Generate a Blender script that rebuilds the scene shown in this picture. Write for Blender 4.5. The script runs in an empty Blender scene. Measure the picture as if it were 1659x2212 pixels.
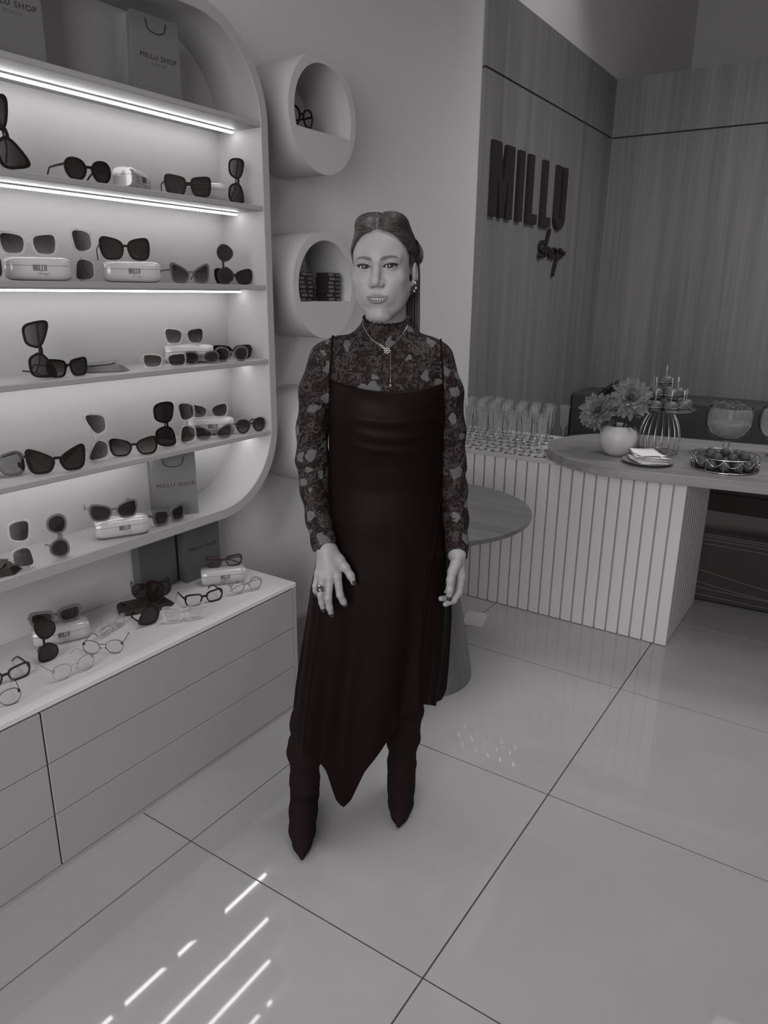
import bpy, bmesh, math, random
import numpy as np
from mathutils import Vector, Matrix, Euler
C = bpy.context.scene
COL = C.collection
random.seed(7); rng = np.random.default_rng(7)
PI = math.pi

# ---------------------------------------------------------------- camera
W_PX, H_PX, F_PX = 1659.0, 2212.0, 1567.86
pitch, roll, head = 0.2956266, 0.011374, 0.58405034
cam = bpy.data.cameras.new('camera'); co = bpy.data.objects.new('camera', cam); COL.objects.link(co)
cam.sensor_fit = 'VERTICAL'; cam.sensor_height = 24.0; cam.lens = F_PX / H_PX * 24.0
cam.clip_start = 0.02
fw = Vector((math.cos(head)*math.cos(pitch), math.sin(head)*math.cos(pitch), -math.sin(pitch)))
r0 = Vector((math.sin(head), -math.cos(head), 0)); u0 = r0.cross(fw)
rt = r0*math.cos(roll) + u0*math.sin(roll); up = -r0*math.sin(roll) + u0*math.cos(roll)
M = Matrix((rt, up, -fw)).transposed().to_4x4(); M.translation = Vector((0, 0, 1.57))
co.matrix_world = M
C.camera = co

# ---------------------------------------------------------------- world, lights, exposure
wd = bpy.data.worlds.new('world'); C.world = wd; wd.use_nodes = True
wd.node_tree.nodes['Background'].inputs[0].default_value = (1.0, 0.97, 0.975, 1)
wd.node_tree.nodes['Background'].inputs[1].default_value = 0.35
C.view_settings.view_transform = 'Standard'; C.view_settings.look = 'None'
C.view_settings.exposure = 0.0; C.view_settings.gamma = 1.0; C.view_settings.use_curve_mapping = False

def area(name, loc, target, sx, sy, power):
    l = bpy.data.lights.new(name, 'AREA'); l.shape = 'RECTANGLE'; l.size = sx; l.size_y = sy; l.energy = power
    o = bpy.data.objects.new(name, l); COL.objects.link(o); o.location = loc
    o.rotation_euler = (Vector(target) - Vector(loc)).to_track_quat('-Z', 'Y').to_euler()
    return o
def spot(name, loc, target, power, ang, blend, rad):
    l = bpy.data.lights.new(name, 'SPOT'); l.energy = power; l.spot_size = math.radians(ang); l.spot_blend = blend; l.shadow_soft_size = rad
    o = bpy.data.objects.new(name, l); COL.objects.link(o); o.location = loc
    o.rotation_euler = (Vector(target) - Vector(loc)).to_track_quat('-Z', 'Y').to_euler()
    return o
# daylight through the shop front behind the camera
area('shopfront_daylight', (-2.9, -0.35, 2.0), (3.0, 0.75, 1.25), 3.0, 2.2, 160)
# unseen ceiling panels of the shop, spread narrowed to favour the middle of the room
a_ = area('ceiling_panel_light', (1.9, 0.3, 4.0), (1.9, 0.9, 0), 1.3, 1.3, 8); a_.data.spread = math.radians(75)
a_ = area('ceiling_panel_light', (4.7, -0.3, 4.0), (4.9, 1.0, 0), 1.2, 1.2, 26); a_.data.spread = math.radians(102)
# downlight on the upper part of the left wall, close to the wood cladding
spot('wall_downlight', (4.6, 1.30, 4.10), (4.75, 2.06, 3.3), 21, 84, 0.7, 0.05)

# ---------------------------------------------------------------- materials
def new_mat(name):
    m = bpy.data.materials.new(name); m.use_nodes = True
    return m, m.node_tree, m.node_tree.nodes['Principled BSDF']
def g(v): return (v, v*0.975, v*0.98, 1)
def mat(name, v, rough=0.5, metal=0.0, spec=0.5, coat=0.0, coat_r=0.05, bump=0.0, bscale=200.0, mott=0.0, mscale=3.0, col=None, trans=0.0, ior=1.45):
    m, nt, b = new_mat(name)
    c = col if col else g(v)
    b.inputs['Base Color'].default_value = c
    b.inputs['Roughness'].default_value = rough; b.inputs['Metallic'].default_value = metal
    b.inputs['Specular IOR Level'].default_value = spec
    b.inputs['Coat Weight'].default_value = coat; b.inputs['Coat Roughness'].default_value = coat_r
    b.inputs['Transmission Weight'].default_value = trans; b.inputs['IOR'].default_value = ior
    N = nt.nodes; L = nt.links
    if mott or bump:
        tc = N.new('ShaderNodeTexCoord')
    if mott:
        n1 = N.new('ShaderNodeTexNoise'); n1.inputs['Scale'].default_value = mscale; n1.inputs['Detail'].default_value = 6; n1.inputs['Roughness'].default_value = 0.65
        L.new(tc.outputs['Object'], n1.inputs['Vector'])
        mr = N.new('ShaderNodeMapRange'); mr.inputs[1].default_value = 0.25; mr.inputs[2].default_value = 0.75
        mr.inputs[3].default_value = 1-mott; mr.inputs[4].default_value = 1+mott
        L.new(n1.outputs['Fac'], mr.inputs[0])
        mx = N.new('ShaderNodeMix'); mx.data_type = 'RGBA'; mx.blend_type = 'MULTIPLY'; mx.inputs[0].default_value = 1
        mx.inputs[6].default_value = c; L.new(mr.outputs[0], mx.inputs[7]); L.new(mx.outputs[2], b.inputs['Base Color'])
    if bump:
        n2 = N.new('ShaderNodeTexNoise'); n2.inputs['Scale'].default_value = bscale; n2.inputs['Detail'].default_value = 3
        L.new(tc.outputs['Object'], n2.inputs['Vector'])
        bp = N.new('ShaderNodeBump'); bp.inputs['Strength'].default_value = bump; bp.inputs['Distance'].default_value = 0.002
        L.new(n2.outputs['Fac'], bp.inputs['Height']); L.new(bp.outputs['Normal'], b.inputs['Normal'])
    return m
def wood_mat(name, v, axis, amp=0.35, rough=0.45, freq=1.0, tint=None):
    """streaky laminate; axis = object axis along which the grain runs"""
    m, nt, b = new_mat(name); N = nt.nodes; L = nt.links
    tc = N.new('ShaderNodeTexCoord'); mp = N.new('ShaderNodeMapping')
    s = [55*freq]*3; s[axis] = 1.1*freq
    mp.inputs['Scale'].default_value = s; L.new(tc.outputs['Object'], mp.inputs['Vector'])
    n1 = N.new('ShaderNodeTexNoise'); n1.inputs['Scale'].default_value = 1.0; n1.inputs['Detail'].default_value = 8; n1.inputs['Roughness'].default_value = 0.7; n1.inputs['Distortion'].default_value = 0.4
    L.new(mp.outputs[0], n1.inputs['Vector'])
    mp2 = N.new('ShaderNodeMapping'); s2 = [11*freq]*3; s2[axis] = 0.35*freq
    mp2.inputs['Scale'].default_value = s2; L.new(tc.outputs['Object'], mp2.inputs['Vector'])
    n2 = N.new('ShaderNodeTexNoise'); n2.inputs['Scale'].default_value = 1.0; n2.inputs['Detail'].default_value = 4; L.new(mp2.outputs[0], n2.inputs['Vector'])
    ad = N.new('ShaderNodeMath'); ad.operation = 'ADD'; L.new(n1.outputs['Fac'], ad.inputs[0]); L.new(n2.outputs['Fac'], ad.inputs[1])
    mr = N.new('ShaderNodeMapRange'); mr.inputs[1].default_value = 0.65; mr.inputs[2].default_value = 1.35; mr.inputs[3].default_value = 1-amp; mr.inputs[4].default_value = 1+amp
    L.new(ad.outputs[0], mr.inputs[0])
    mx = N.new('ShaderNodeMix'); mx.data_type = 'RGBA'; mx.blend_type = 'MULTIPLY'; mx.inputs[0].default_value = 1
    mx.inputs[6].default_value = tint or g(v); L.new(mr.outputs[0], mx.inputs[7]); L.new(mx.outputs[2], b.inputs['Base Color'])
    b.inputs['Roughness'].default_value = rough; b.inputs['Specular IOR Level'].default_value = 0.35
    bp = N.new('ShaderNodeBump'); bp.inputs['Strength'].default_value = 0.15; bp.inputs['Distance'].default_value = 0.001
    L.new(n1.outputs['Fac'], bp.inputs['Height']); L.new(bp.outputs['Normal'], b.inputs['Normal'])
    return m
def thin_glass(name, tint=0.95, blend=0.25, gloss=0.9, haze=0.0):
    m, nt, b = new_mat(name); N = nt.nodes; L = nt.links
    tr = N.new('ShaderNodeBsdfTransparent'); tr.inputs[0].default_value = (tint, tint, tint, 1)
    df = N.new('ShaderNodeBsdfDiffuse'); df.inputs[0].default_value = (.8, .8, .8, 1)
    m0 = N.new('ShaderNodeMixShader'); m0.inputs[0].default_value = haze; L.new(tr.outputs[0], m0.inputs[1]); L.new(df.outputs[0], m0.inputs[2])
    gl = N.new('ShaderNodeBsdfGlossy'); gl.inputs['Roughness'].default_value = 0.02; gl.inputs[0].default_value = (gloss, gloss, gloss, 1)
    lw = N.new('ShaderNodeLayerWeight'); lw.inputs[0].default_value = blend
    mx = N.new('ShaderNodeMixShader'); L.new(lw.outputs['Fresnel'], mx.inputs[0]); L.new(m0.outputs[0], mx.inputs[1]); L.new(gl.outputs[0], mx.inputs[2])
    L.new(mx.outputs[0], N['Material Output'].inputs['Surface'])
    return m
def lens_mat(name, dark=0.012, a_top=0.95, a_bot=0.80):
    """tinted sunglass lens, darker at the top of the lens (UV v)"""
    m, nt, b = new_mat(name); N = nt.nodes; L = nt.links
    b.inputs['Base Color'].default_value = (dark*1.3, dark, dark*1.02, 1); b.inputs['Roughness'].default_value = 0.04
    uv = N.new('ShaderNodeUVMap'); sp = N.new('ShaderNodeSeparateXYZ'); L.new(uv.outputs[0], sp.inputs[0])
    mr = N.new('ShaderNodeMapRange'); mr.inputs[3].default_value = a_bot; mr.inputs[4].default_value = a_top; L.new(sp.outputs[1], mr.inputs[0])
    L.new(mr.outputs[0], b.inputs['Alpha'])
    return m
def emit(name, s, v=1.0):
    m, nt, b = new_mat(name)
    b.inputs['Base Color'].default_value = (0.8, 0.8, 0.8, 1)
    b.inputs['Emission Color'].default_value = (v, v, v, 1); b.inputs['Emission Strength'].default_value = s
    return m
BLK = (0.0125, 0.0052, 0.0062, 1)
MT = {}
MT['plaster'] = mat('painted plaster', 0.58, 0.75, bump=0.04, bscale=90, mott=0.02, mscale=1.5)
MT['plaster_shade'] = mat('shade toned plaster', 0.40, 0.75, bump=0.04, bscale=90)  # rear wall plaster, its dimness put into a darker colour
MT['ceil'] = mat('ceiling paint', 0.5, 0.8)
MT['white'] = mat('white lacquered mdf', 0.40, 0.42, spec=0.4)
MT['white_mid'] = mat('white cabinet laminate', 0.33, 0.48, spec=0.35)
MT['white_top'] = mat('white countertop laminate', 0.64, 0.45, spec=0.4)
MT['white_shelf'] = mat('shelf laminate', 0.34, 0.45, spec=0.4)
MT['gap'] = mat('shadow gap', 0.03, 0.9)
MT['led'] = emit('led diffuser', 15.0)
MT['floor'] = mat('polished porcelain tile', 0.345, 0.55, spec=0.15, coat=1.0, coat_r=0.035, mott=0.07, mscale=2.3)
MT['grout'] = mat('grout', 0.05, 0.9)
MT['wood_v'] = wood_mat('grey oak laminate upright', 0.165, 2, 0.30)
MT['wood_top'] = wood_mat('grey oak worktop', 0.20, 1, 0.32, 0.35)
MT['wood_tbl'] = wood_mat('walnut table laminate', 0.13, 1, 0.35, 0.28)
MT['wood_cone'] = wood_mat('walnut veneer cone', 0.145, 2, 0.25, 0.45, 0.5)
MT['slat'] = mat('white fluted slats', 0.52, 0.5, spec=0.3, mott=0.03, mscale=4)
MT['sign'] = mat('dark brown letters', 0.02, 0.5, col=(0.017, 0.0095, 0.0105, 1))
MT['sofa'] = mat('dark velvet', 0.03, 0.85, col=(0.030, 0.022, 0.023, 1), bump=0.2, bscale=600)
MT['sofa_top'] = mat('dark grey upholstery', 0.05, 0.85, bump=0.2, bscale=500)
MT['stitch'] = mat('pale stitching', 0.11, 0.8)
MT['bag'] = mat('grey kraft paper', 0.135, 0.6, mott=0.03, mscale=6)
MT['bag_dark'] = mat('dark grey kraft paper', 0.10, 0.65)
MT['print'] = mat('black ink', 0.02, 0.6, col=(0.025, 0.016, 0.017, 1))
MT['print_grey'] = mat('grey ink', 0.09, 0.6)
MT['case'] = mat('white leatherette case', 0.40, 0.22, spec=0.5, coat=0.6, coat_r=0.06)
MT['fblack'] = mat('black acetate', 0.01, 0.16, col=BLK)
MT['ftort'] = mat('dark tortoise acetate', 0.03, 0.15, col=(0.035, 0.022, 0.022, 1), mott=0.9, mscale=90)
MT['fclear'] = mat('clear acetate', 0.85, 0.08, trans=0.85, ior=1.35)
MT['fgrey'] = mat('smoky grey acetate', 0.22, 0.12, trans=0.55, ior=1.35)
MT['fmetal'] = mat('thin dark metal', 0.06, 0.25, metal=0.8)
MT['fsilver'] = mat('silver wire', 0.5, 0.2, metal=1.0)
MT['fsilver_c'] = mat('pale clear wire', 0.40, 0.25, metal=0.6)
MT['lens'] = lens_mat('dark sunglass lens')
MT['lens_g'] = lens_mat('gradient sunglass lens', 0.016, 0.90, 0.50)
MT['lens_c'] = thin_glass('clear demo lens', 0.985, 0.06, 0.8)
MT['glass'] = thin_glass('crystal glass', 0.985, 0.10, 0.95, 0.07)
MT['pouch'] = mat('dark leather pouch', 0.03, 0.5, col=(0.022, 0.015, 0.0155, 1))
MT['pouch_g'] = mat('grey leather pouch', 0.13, 0.5)
MT['ceramic'] = mat('white ceramic', 0.43, 0.4, mott=0.10, mscale=18)
MT['gold'] = mat('polished metal wire', 0.55, 0.22, metal=1.0)
MT['petal'] = mat('dusty silk petals', 0.14, 0.7, mott=0.45, mscale=45)
MT['petal_d'] = mat('dark silk petals', 0.065, 0.7, mott=0.4, mscale=45)
MT['leaf'] = mat('dark silk leaves', 0.035, 0.6, mott=0.3, mscale=20)
MT['bun'] = mat('toasted bun', 0.085, 0.5, mott=0.3, mscale=60)
MT['fill'] = mat('sandwich filling', 0.20, 0.6, mott=0.7, mscale=120)
MT['meat'] = mat('burger patty', 0.03, 0.7, mott=0.4, mscale=100)
MT['stick'] = mat('bamboo pick', 0.45, 0.6)
MT['napkin'] = mat('white paper napkin', 0.80, 0.8)
MT['plate'] = mat('stoneware plate', 0.20, 0.35)
MT['sweet'] = mat('chocolate sprinkles', 0.055, 0.6, mott=0.5, mscale=150)
MT['snack'] = mat('savoury snack', 0.10, 0.7, mott=0.6, mscale=150)
MT['straw'] = mat('cut picks', 0.13, 0.7, mott=0.3, mscale=80)
MT['boxdark'] = mat('dark lens carton', 0.02, 0.4, col=(0.022, 0.013, 0.0145, 1))
MT['boxgrey'] = mat('carton print', 0.11, 0.5)
MT['paper'] = mat('printed card', 0.30, 0.6)
MT['tape'] = mat('clear sticker remains', 0.50, 0.4, mott=0.25, mscale=60)

# ---------------------------------------------------------------- helpers
class MB:
    def __init__(s): s.v = []; s.f = []; s.uv = {}
    def add(s, vs, fs):
        o = len(s.v); s.v += [tuple(map(float, p)) for p in vs]; s.f += [tuple(i+o for i in f) for f in fs]; return s
    def box(s, x0, x1, y0, y1, z0, z1):
        return s.add([(x0,y0,z0),(x1,y0,z0),(x1,y1,z0),(x0,y1,z0),(x0,y0,z1),(x1,y0,z1),(x1,y1,z1),(x0,y1,z1)],
                     [(0,3,2,1),(4,5,6,7),(0,1,5,4),(1,2,6,5),(2,3,7,6),(3,0,4,7)])
    def prism(s, pts, fn, d0, d1):
        """pts 2D outline; fn(a,b,d) -> 3D; extruded from d0 to d1"""
        n = len(pts); vs = [fn(a,b,d0) for a,b in pts] + [fn(a,b,d1) for a,b in pts]
        return s.add(vs, [tuple(range(n))[::-1], tuple(range(n,2*n))] + [(i,(i+1)%n,n+(i+1)%n,n+i) for i in range(n)])
    def ring(s, outer, inner, fn, d0, d1):
        n = len(outer)
        vs = [fn(a,b,d) for d in (d0,d1) for L in (outer,inner) for a,b in L]
        f = []
        for i in range(n):
            j = (i+1)%n
            f += [(i,j,n+j,n+i), (2*n+i,3*n+i,3*n+j,2*n+j), (i,2*n+i,2*n+j,j), (n+i,n+j,3*n+j,3*n+i)]
        return s.add(vs, f)
    def lathe(s, prof, c=(0,0,0), n=24, closed=False, ang=None):
        vs = []; m = len(prof)
        for i in range(n):
            a = 2*PI*i/n
            for r,z in prof: vs.append((c[0]+r*math.cos(a), c[1]+r*math.sin(a), c[2]+z))
        f = []
        for i in range(n):
            j = (i+1)%n
            for k in range(m if closed else m-1):
                k2 = (k+1)%m
                f.append((i*m+k, j*m+k, j*m+k2, i*m+k2))
        return s.add(vs, f)
    def tube(s, pts, r, n=8, cap=True):
        P = [Vector(p) for p in pts]; m = len(P); R = r if hasattr(r,'__len__') else [r]*m
        vs = []; t0 = (P[1]-P[0]).normalized()
        ref = Vector((0,0,1)) if abs(t0.z) < 0.9 else Vector((1,0,0))
        nrm = (ref - t0*ref.dot(t0)).normalized()
        for i in range(m):
            t = (P[min(i+1,m-1)]-P[max(i-1,0)]).normalized()
            nrm = (nrm - t*nrm.dot(t)).normalized(); b = t.cross(nrm)
            for k in range(n):
                a = 2*PI*k/n; vs.append(P[i] + (nrm*math.cos(a)+b*math.sin(a))*R[i])
        f = [(i*n+k, i*n+(k+1)%n, (i+1)*n+(k+1)%n, (i+1)*n+k) for i in range(m-1) for k in range(n)]
        if cap: f += [tuple(range(n))[::-1], tuple((m-1)*n+k for k in range(n))]
        return s.add(vs, f)
    def grid(s, G, close_u=False, close_v=False, flip=False):
        a = np.asarray(G, float); U,V,_ = a.shape; f = []
        for i in range(U if close_u else U-1):
            for j in range(V if close_v else V-1):
                q = (i*V+j, ((i+1)%U)*V+j, ((i+1)%U)*V+(j+1)%V, i*V+(j+1)%V)
                f.append(q[::-1] if flip else q)
        return s.add(a.reshape(-1,3), f)
    def ball(s, c, r, nu=12, nv=8, sc=(1,1,1)):
        prof = [(r*math.sin(PI*k/nv), -r*math.cos(PI*k/nv)) for k in range(nv+1)]
        vs = [(c[0],c[1],c[2]-r*sc[2])]
        for k in range(1,nv):
            for i in range(nu):
                a = 2*PI*i/nu; vs.append((c[0]+prof[k][0]*math.cos(a)*sc[0], c[1]+prof[k][0]*math.sin(a)*sc[1], c[2]+prof[k][1]*sc[2]))
        vs.append((c[0],c[1],c[2]+r*sc[2])); f = []
        for i in range(nu):
            j = (i+1)%nu
            f.append((0,1+j,1+i)); f.append((len(vs)-1, 1+(nv-2)*nu+i, 1+(nv-2)*nu+j))
            for k in range(nv-2): f.append((1+k*nu+i, 1+k*nu+j, 1+(k+1)*nu+j, 1+(k+1)*nu+i))
        return s.add(vs, f)
    def xf(s, M):
        s.v = [tuple(M @ Vector(p)) for p in s.v]; return s
    def mesh(s, name, m, smooth=False, uvs=None, angle=None):
        me = bpy.data.meshes.new(name); me.from_pydata(s.v, [], s.f)
        if m: me.materials.append(MT[m] if isinstance(m, str) else m)
        bm = bmesh.new(); bm.from_mesh(me); bmesh.ops.recalc_face_normals(bm, faces=bm.faces); bm.to_mesh(me); bm.free()
        if smooth: me.polygons.foreach_set('use_smooth', [True]*len(me.polygons))
        if smooth and angle: me.set_sharp_from_angle(angle=math.radians(angle))
        if uvs is not None:
            ul = me.uv_layers.new(name='UVMap')
            idx = np.zeros(len(me.loops), dtype=np.int32); me.loops.foreach_get('vertex_index', idx)
            ul.data.foreach_set('uv', np.asarray(uvs, float)[idx].ravel())
        me.update(); return me
    def build(s, name, m, parent=None, smooth=False, **kw):
        o = bpy.data.objects.new(name, s.mesh(name, m, smooth, **kw)); COL.objects.link(o)
        if parent: o.parent = parent
        return o
def bevel(o, w=0.003, seg=2):
    md = o.modifiers.new('bevel', 'BEVEL'); md.width = w; md.segments = seg; md.limit_method = 'ANGLE'; md.angle_limit = math.radians(40)
    return o
def tag(o, label, cat, group=None):
    o['label'] = label; o['category'] = cat
    if group: o['group'] = group
    return o
def struct(o): o['kind'] = 'structure'; return o
def thing(name, label, cat, loc=(0,0,0), rz=0.0, group=None):
    o = bpy.data.objects.new(name, None); COL.objects.link(o); o.empty_display_size = 0.05
    o.location = loc; o.rotation_euler = (0,0,rz)
    return tag(o, label, cat, group)
def dup(root, loc=None, rz=None, label=None, group=None):
    r = root.copy(); COL.objects.link(r)
    if loc is not None: r.location = loc
    if rz is not None: r.rotation_euler = (0,0,rz)
    if label: r['label'] = label
    if group: r['group'] = group
    for ch in list(root.children):
        c = ch.copy(); COL.objects.link(c); c.parent = r
        for gch in list(ch.children):
            d = gch.copy(); COL.objects.link(d); d.parent = c
    return r
def piece(name, me, parent, loc=(0,0,0), rz=0.0):
    o = bpy.data.objects.new(name, me); COL.objects.link(o); o.parent = parent; o.location = loc; o.rotation_euler = (0,0,rz); return o
XY = lambda a,b,d: (a,b,d)
XZ = lambda a,b,d: (a,d,b)
YZ = lambda a,b,d: (d,a,b)
def rrect(x0, x1, z0, z1, r, n=14):
    P = []
    for cx,cz,a0 in ((x1-r,z0+r,-90),(x1-r,z1-r,0),(x0+r,z1-r,90),(x0+r,z0+r,180)):
        for k in range(n+1):
            a = math.radians(a0 + 90*k/n); P.append((cx+r*math.cos(a), cz+r*math.sin(a)))
    return P
ORD = ['first','second','third','fourth','fifth','sixth','seventh','eighth','ninth','tenth','eleventh','twelfth','thirteenth','fourteenth']
def circle(cx, cz, r, n=64, a0=0.0, a1=2*PI, end=False):
    m = n+1 if end else n
    return [(cx+r*math.cos(a0+(a1-a0)*k/n), cz+r*math.sin(a0+(a1-a0)*k/n)) for k in range(m)]

# condensed poster capitals on a unit-height box: (advance, list of polygons)
def cap_polys(ch):
    if ch == 'M': return 0.735, [[(0,0),(.19,0),(.19,.62),(.30,0),(.435,0),(.545,.62),(.545,0),(.735,0),(.735,1),(.465,1),(.3675,.45),(.27,1),(0,1)]]
    if ch == 'I': return 0.19, [[(0,0),(.19,0),(.19,1),(0,1)]]
    if ch == 'L': return 0.405, [[(0,0),(.405,0),(.405,.15),(.19,.15),(.19,1),(0,1)]]
    if ch == 'U':
        o = [(0,1),(0,.2)] + [(.245-.245*math.cos(t),.2-.2*math.sin(t)) for t in np.linspace(0,PI,13)[1:-1]] + [(.49,.2),(.49,1)]
        i = [(.30,1),(.30,.2)] + [(.245+.055*math.cos(t),.2-.06*math.sin(t)) for t in np.linspace(0,PI,7)[1:-1]] + [(.19,.2),(.19,1)]
        return 0.49, [o+i]
SHOP = {  # handwritten word as strokes on a box 1 wide, x-height about .2
 's': [[(0.02,.02),(.10,.0),(.17,.05),(.16,.11),(.06,.16),(.05,.24),(.12,.32),(.18,.30)]],
 'h': [[(.18,.02),(.24,.20),(.30,.42),(.36,.62)],[(.23,.02),(.30,.15),(.37,.20),(.40,.14),(.42,.02),(.47,.04)]],
 'o': [[(.56,.19),(.49,.14),(.50,.04),(.57,.01),(.62,.08),(.60,.17),(.54,.19),(.66,.13)]],
 'p': [[(.74,.19),(.70,.02),(.64,-.20),(.59,-.42)],[(.72,.14),(.80,.20),(.88,.16),(.84,.04),(.74,.02)],[(.86,.08),(1.0,.14)]],
}
def text_mesh(txt, size, mat_name, bold=0.0, width=1.0, spacing=1.0):
    cu = bpy.data.curves.new('t', 'FONT'); cu.body = txt; cu.size = 1.0; cu.align_x = 'CENTER'; cu.align_y = 'CENTER'
    cu.space_character = spacing; cu.resolution_u = 2
    o = bpy.data.objects.new('t', cu); COL.objects.link(o)
    bpy.context.view_layer.update()
    me = bpy.data.meshes.new_from_object(o.evaluated_get(bpy.context.evaluated_depsgraph_get()))
    bpy.data.objects.remove(o); bpy.data.curves.remove(cu)
    co_ = np.zeros(len(me.vertices)*3); me.vertices.foreach_get('co', co_); co_ = co_.reshape(-1,3)
    co_ *= size; co_[:,0] *= width
    me.vertices.foreach_set('co', co_.ravel())
    me.materials.clear(); me.materials.append(MT[mat_name]); me.update()
    return me

# ================================================================ SETTING
YW = 2.064           # plaster wall on the left, runs along X
wall = struct(MB().box(-3.2, 9.0, YW, YW+0.15, 0, 5.2).build('wall_left', 'plaster'))
wf = MB(); wf.box(-3.2,-3.05,-3.2,-2.5,0,5.2); wf.box(-3.2,-3.05,1.4,YW,0,5.2); wf.box(-3.2,-3.05,-2.5,1.4,3.3,5.2)
struct(wf.build('wall_front', 'plaster'))
struct(MB().box(-3.2, 9.0, -3.35, -3.2, 0, 5.2).build('wall_right', 'plaster'))
struct(MB().box(8.7, 9.0, -3.2, YW, 0, 5.2).build('wall_rear', 'plaster_shade'))
struct(MB().box(-3.2, 9.0, -3.35, YW+0.15, 5.2, 5.35).build('ceiling', 'ceil'))
# shop front opening behind the camera
wn = MB(); wn.box(-3.16,-3.09,-2.5,-2.44,0,3.3); wn.box(-3.16,-3.09,1.34,1.4,0,3.3); wn.box(-3.16,-3.09,-2.44,1.34,3.24,3.3); wn.box(-3.16,-3.09,-0.6,-0.54,0,3.24)
struct(wn.build('window_1', 'fmetal'))
# floor: recessed grout bed with one slab per tile
fl = struct(MB().box(-3.2, 9.0, -3.35, YW+0.15, -0.06, -0.004).build('floor', 'grout'))
T = 0.801; GAP = 0.0022
tile = MB().box(GAP, T-GAP, GAP, T-GAP, -0.02, 0.0).mesh('tile', 'floor')
y_edges = [0.6485 + T*k for k in range(-4, 3)]
for i in range(-3, 10):
    for j in range(-4, 2):
        x0 = 1.1725 + T*i; y0 = 0.6485 + T*j
        if y0 + T > YW+0.4 or x0 > 8.6: continue
        if y0 + T > YW:
            t_ = MB().box(GAP, T-GAP, GAP, YW-y0-0.001, -0.02, 0.0).build('tile', 'floor', fl); t_.location = (x0, y0, 0)
        else: piece('tile', tile, fl, (x0, y0, random.uniform(-0.0004, 0)))
# baseboard on the plaster wall
struct(bevel(MB().box(-3.0, 4.05, YW-0.016, YW, 0, 0.095).build('baseboard_left', 'white_mid'), 0.004))
# wood cladding of the left wall: two rows of boards with a recessed joint
XW = 4.053; XB = 6.32; YP = 2.042
for (x0, x1, z0, z1) in ((XW, XB, 0.0, 2.745), (XW, XB, 2.757, 3.165)):
    p = MB().box(x0, x1, YP, YW, z0, z1).build('wood_panel', 'wood_v', wall)
MB().box(XW, XB, YP+0.006, YW, 2.745, 2.757).build('joint_strip', 'gap', wall)
# low partition wall with the same cladding, across the back
part = struct(MB().box(XB+0.022, XB+0.15, -3.2, YW, 0, 3.16).build('wall_back', 'plaster'))
for (y0, y1) in ((0.62, YW-0.022), (-0.85, 0.617), (-2.3, -0.853)):
    for (z0, z1) in ((0.0, 2.745), (2.757, 3.165)):
        MB().box(XB, XB+0.022, y0, y1, z0, z1).build('wood_panel', 'wood_v', part)
MB().box(XB+0.006, XB+0.022, -2.3, YW-0.022, 2.745, 2.757).build('joint_strip', 'gap', part)

# ---------------------------------------------------------------- raised letters on the cladding
sign = thing('wall_sign', 'dark raised capital letters with small handwritten word on grey wood cladding', 'sign', (4.06, YP, 2.0))
x = 0.095
for ch in 'MILLU':
    adv, polys = cap_polys(ch)
    for P in polys:
        mb = MB(); mb.prism([(a*0.405, b*0.405) for a,b in P], XZ, -0.022, -0.001)
        o = mb.build('letter', 'sign', sign); o.location = (x, 0, 0)
    x += adv*0.405 + 0.077
for ch in 'shop':
    mb = MB()
    for st in SHOP[ch]:
        pts = [(0.87 + a*0.50, -0.03, -0.19 + b*0.29) for a,b in st]
        # smooth the stroke
        P = np.array(pts); tt = np.linspace(0, len(P)-1, (len(P)-1)*5+1)
        Q = np.stack([np.interp(tt, range(len(P)), P[:,k]) for k in range(3)], 1)
        for it in range(2): Q[1:-1] = (Q[:-2]+2*Q[1:-1]+Q[2:])/4
        L_ = [Vector(q) for q in Q]; wdt = 0.0135
        top = []; bot = []
        for i in range(len(L_)):
            t = (L_[min(i+1,len(L_)-1)] - L_[max(i-1,0)]); n = Vector((-t.z, 0, t.x)).normalized()*wdt
            top.append((L_[i]+n)); bot.append((L_[i]-n))
        n_ = len(L_); vs = []
        for yy in (-0.022, -0.006):
            vs += [(p.x, yy, p.z) for p in top] + [(p.x, yy, p.z) for p in bot]
        fs = []
        for i in range(n_-1):
            fs += [(i,i+1,n_+i+1,n_+i), (2*n_+i,3*n_+i,3*n_+i+1,2*n_+i+1), (i,2*n_+i,2*n_+i+1,i+1), (n_+i,n_+i+1,3*n_+i+1,3*n_+i)]
        fs += [(0,n_,3*n_,2*n_),(n_-1,3*n_-1,4*n_-1,2*n_-1)]
        mb.add(vs, fs)
        # studs that hold the word on the wall
        q = L_[n_//2]; mb.box(q.x-.004, q.x+.004, -0.007, -0.0005, q.z-.004, q.z+.004)
    mb.build('letter', 'sign', sign)

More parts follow.
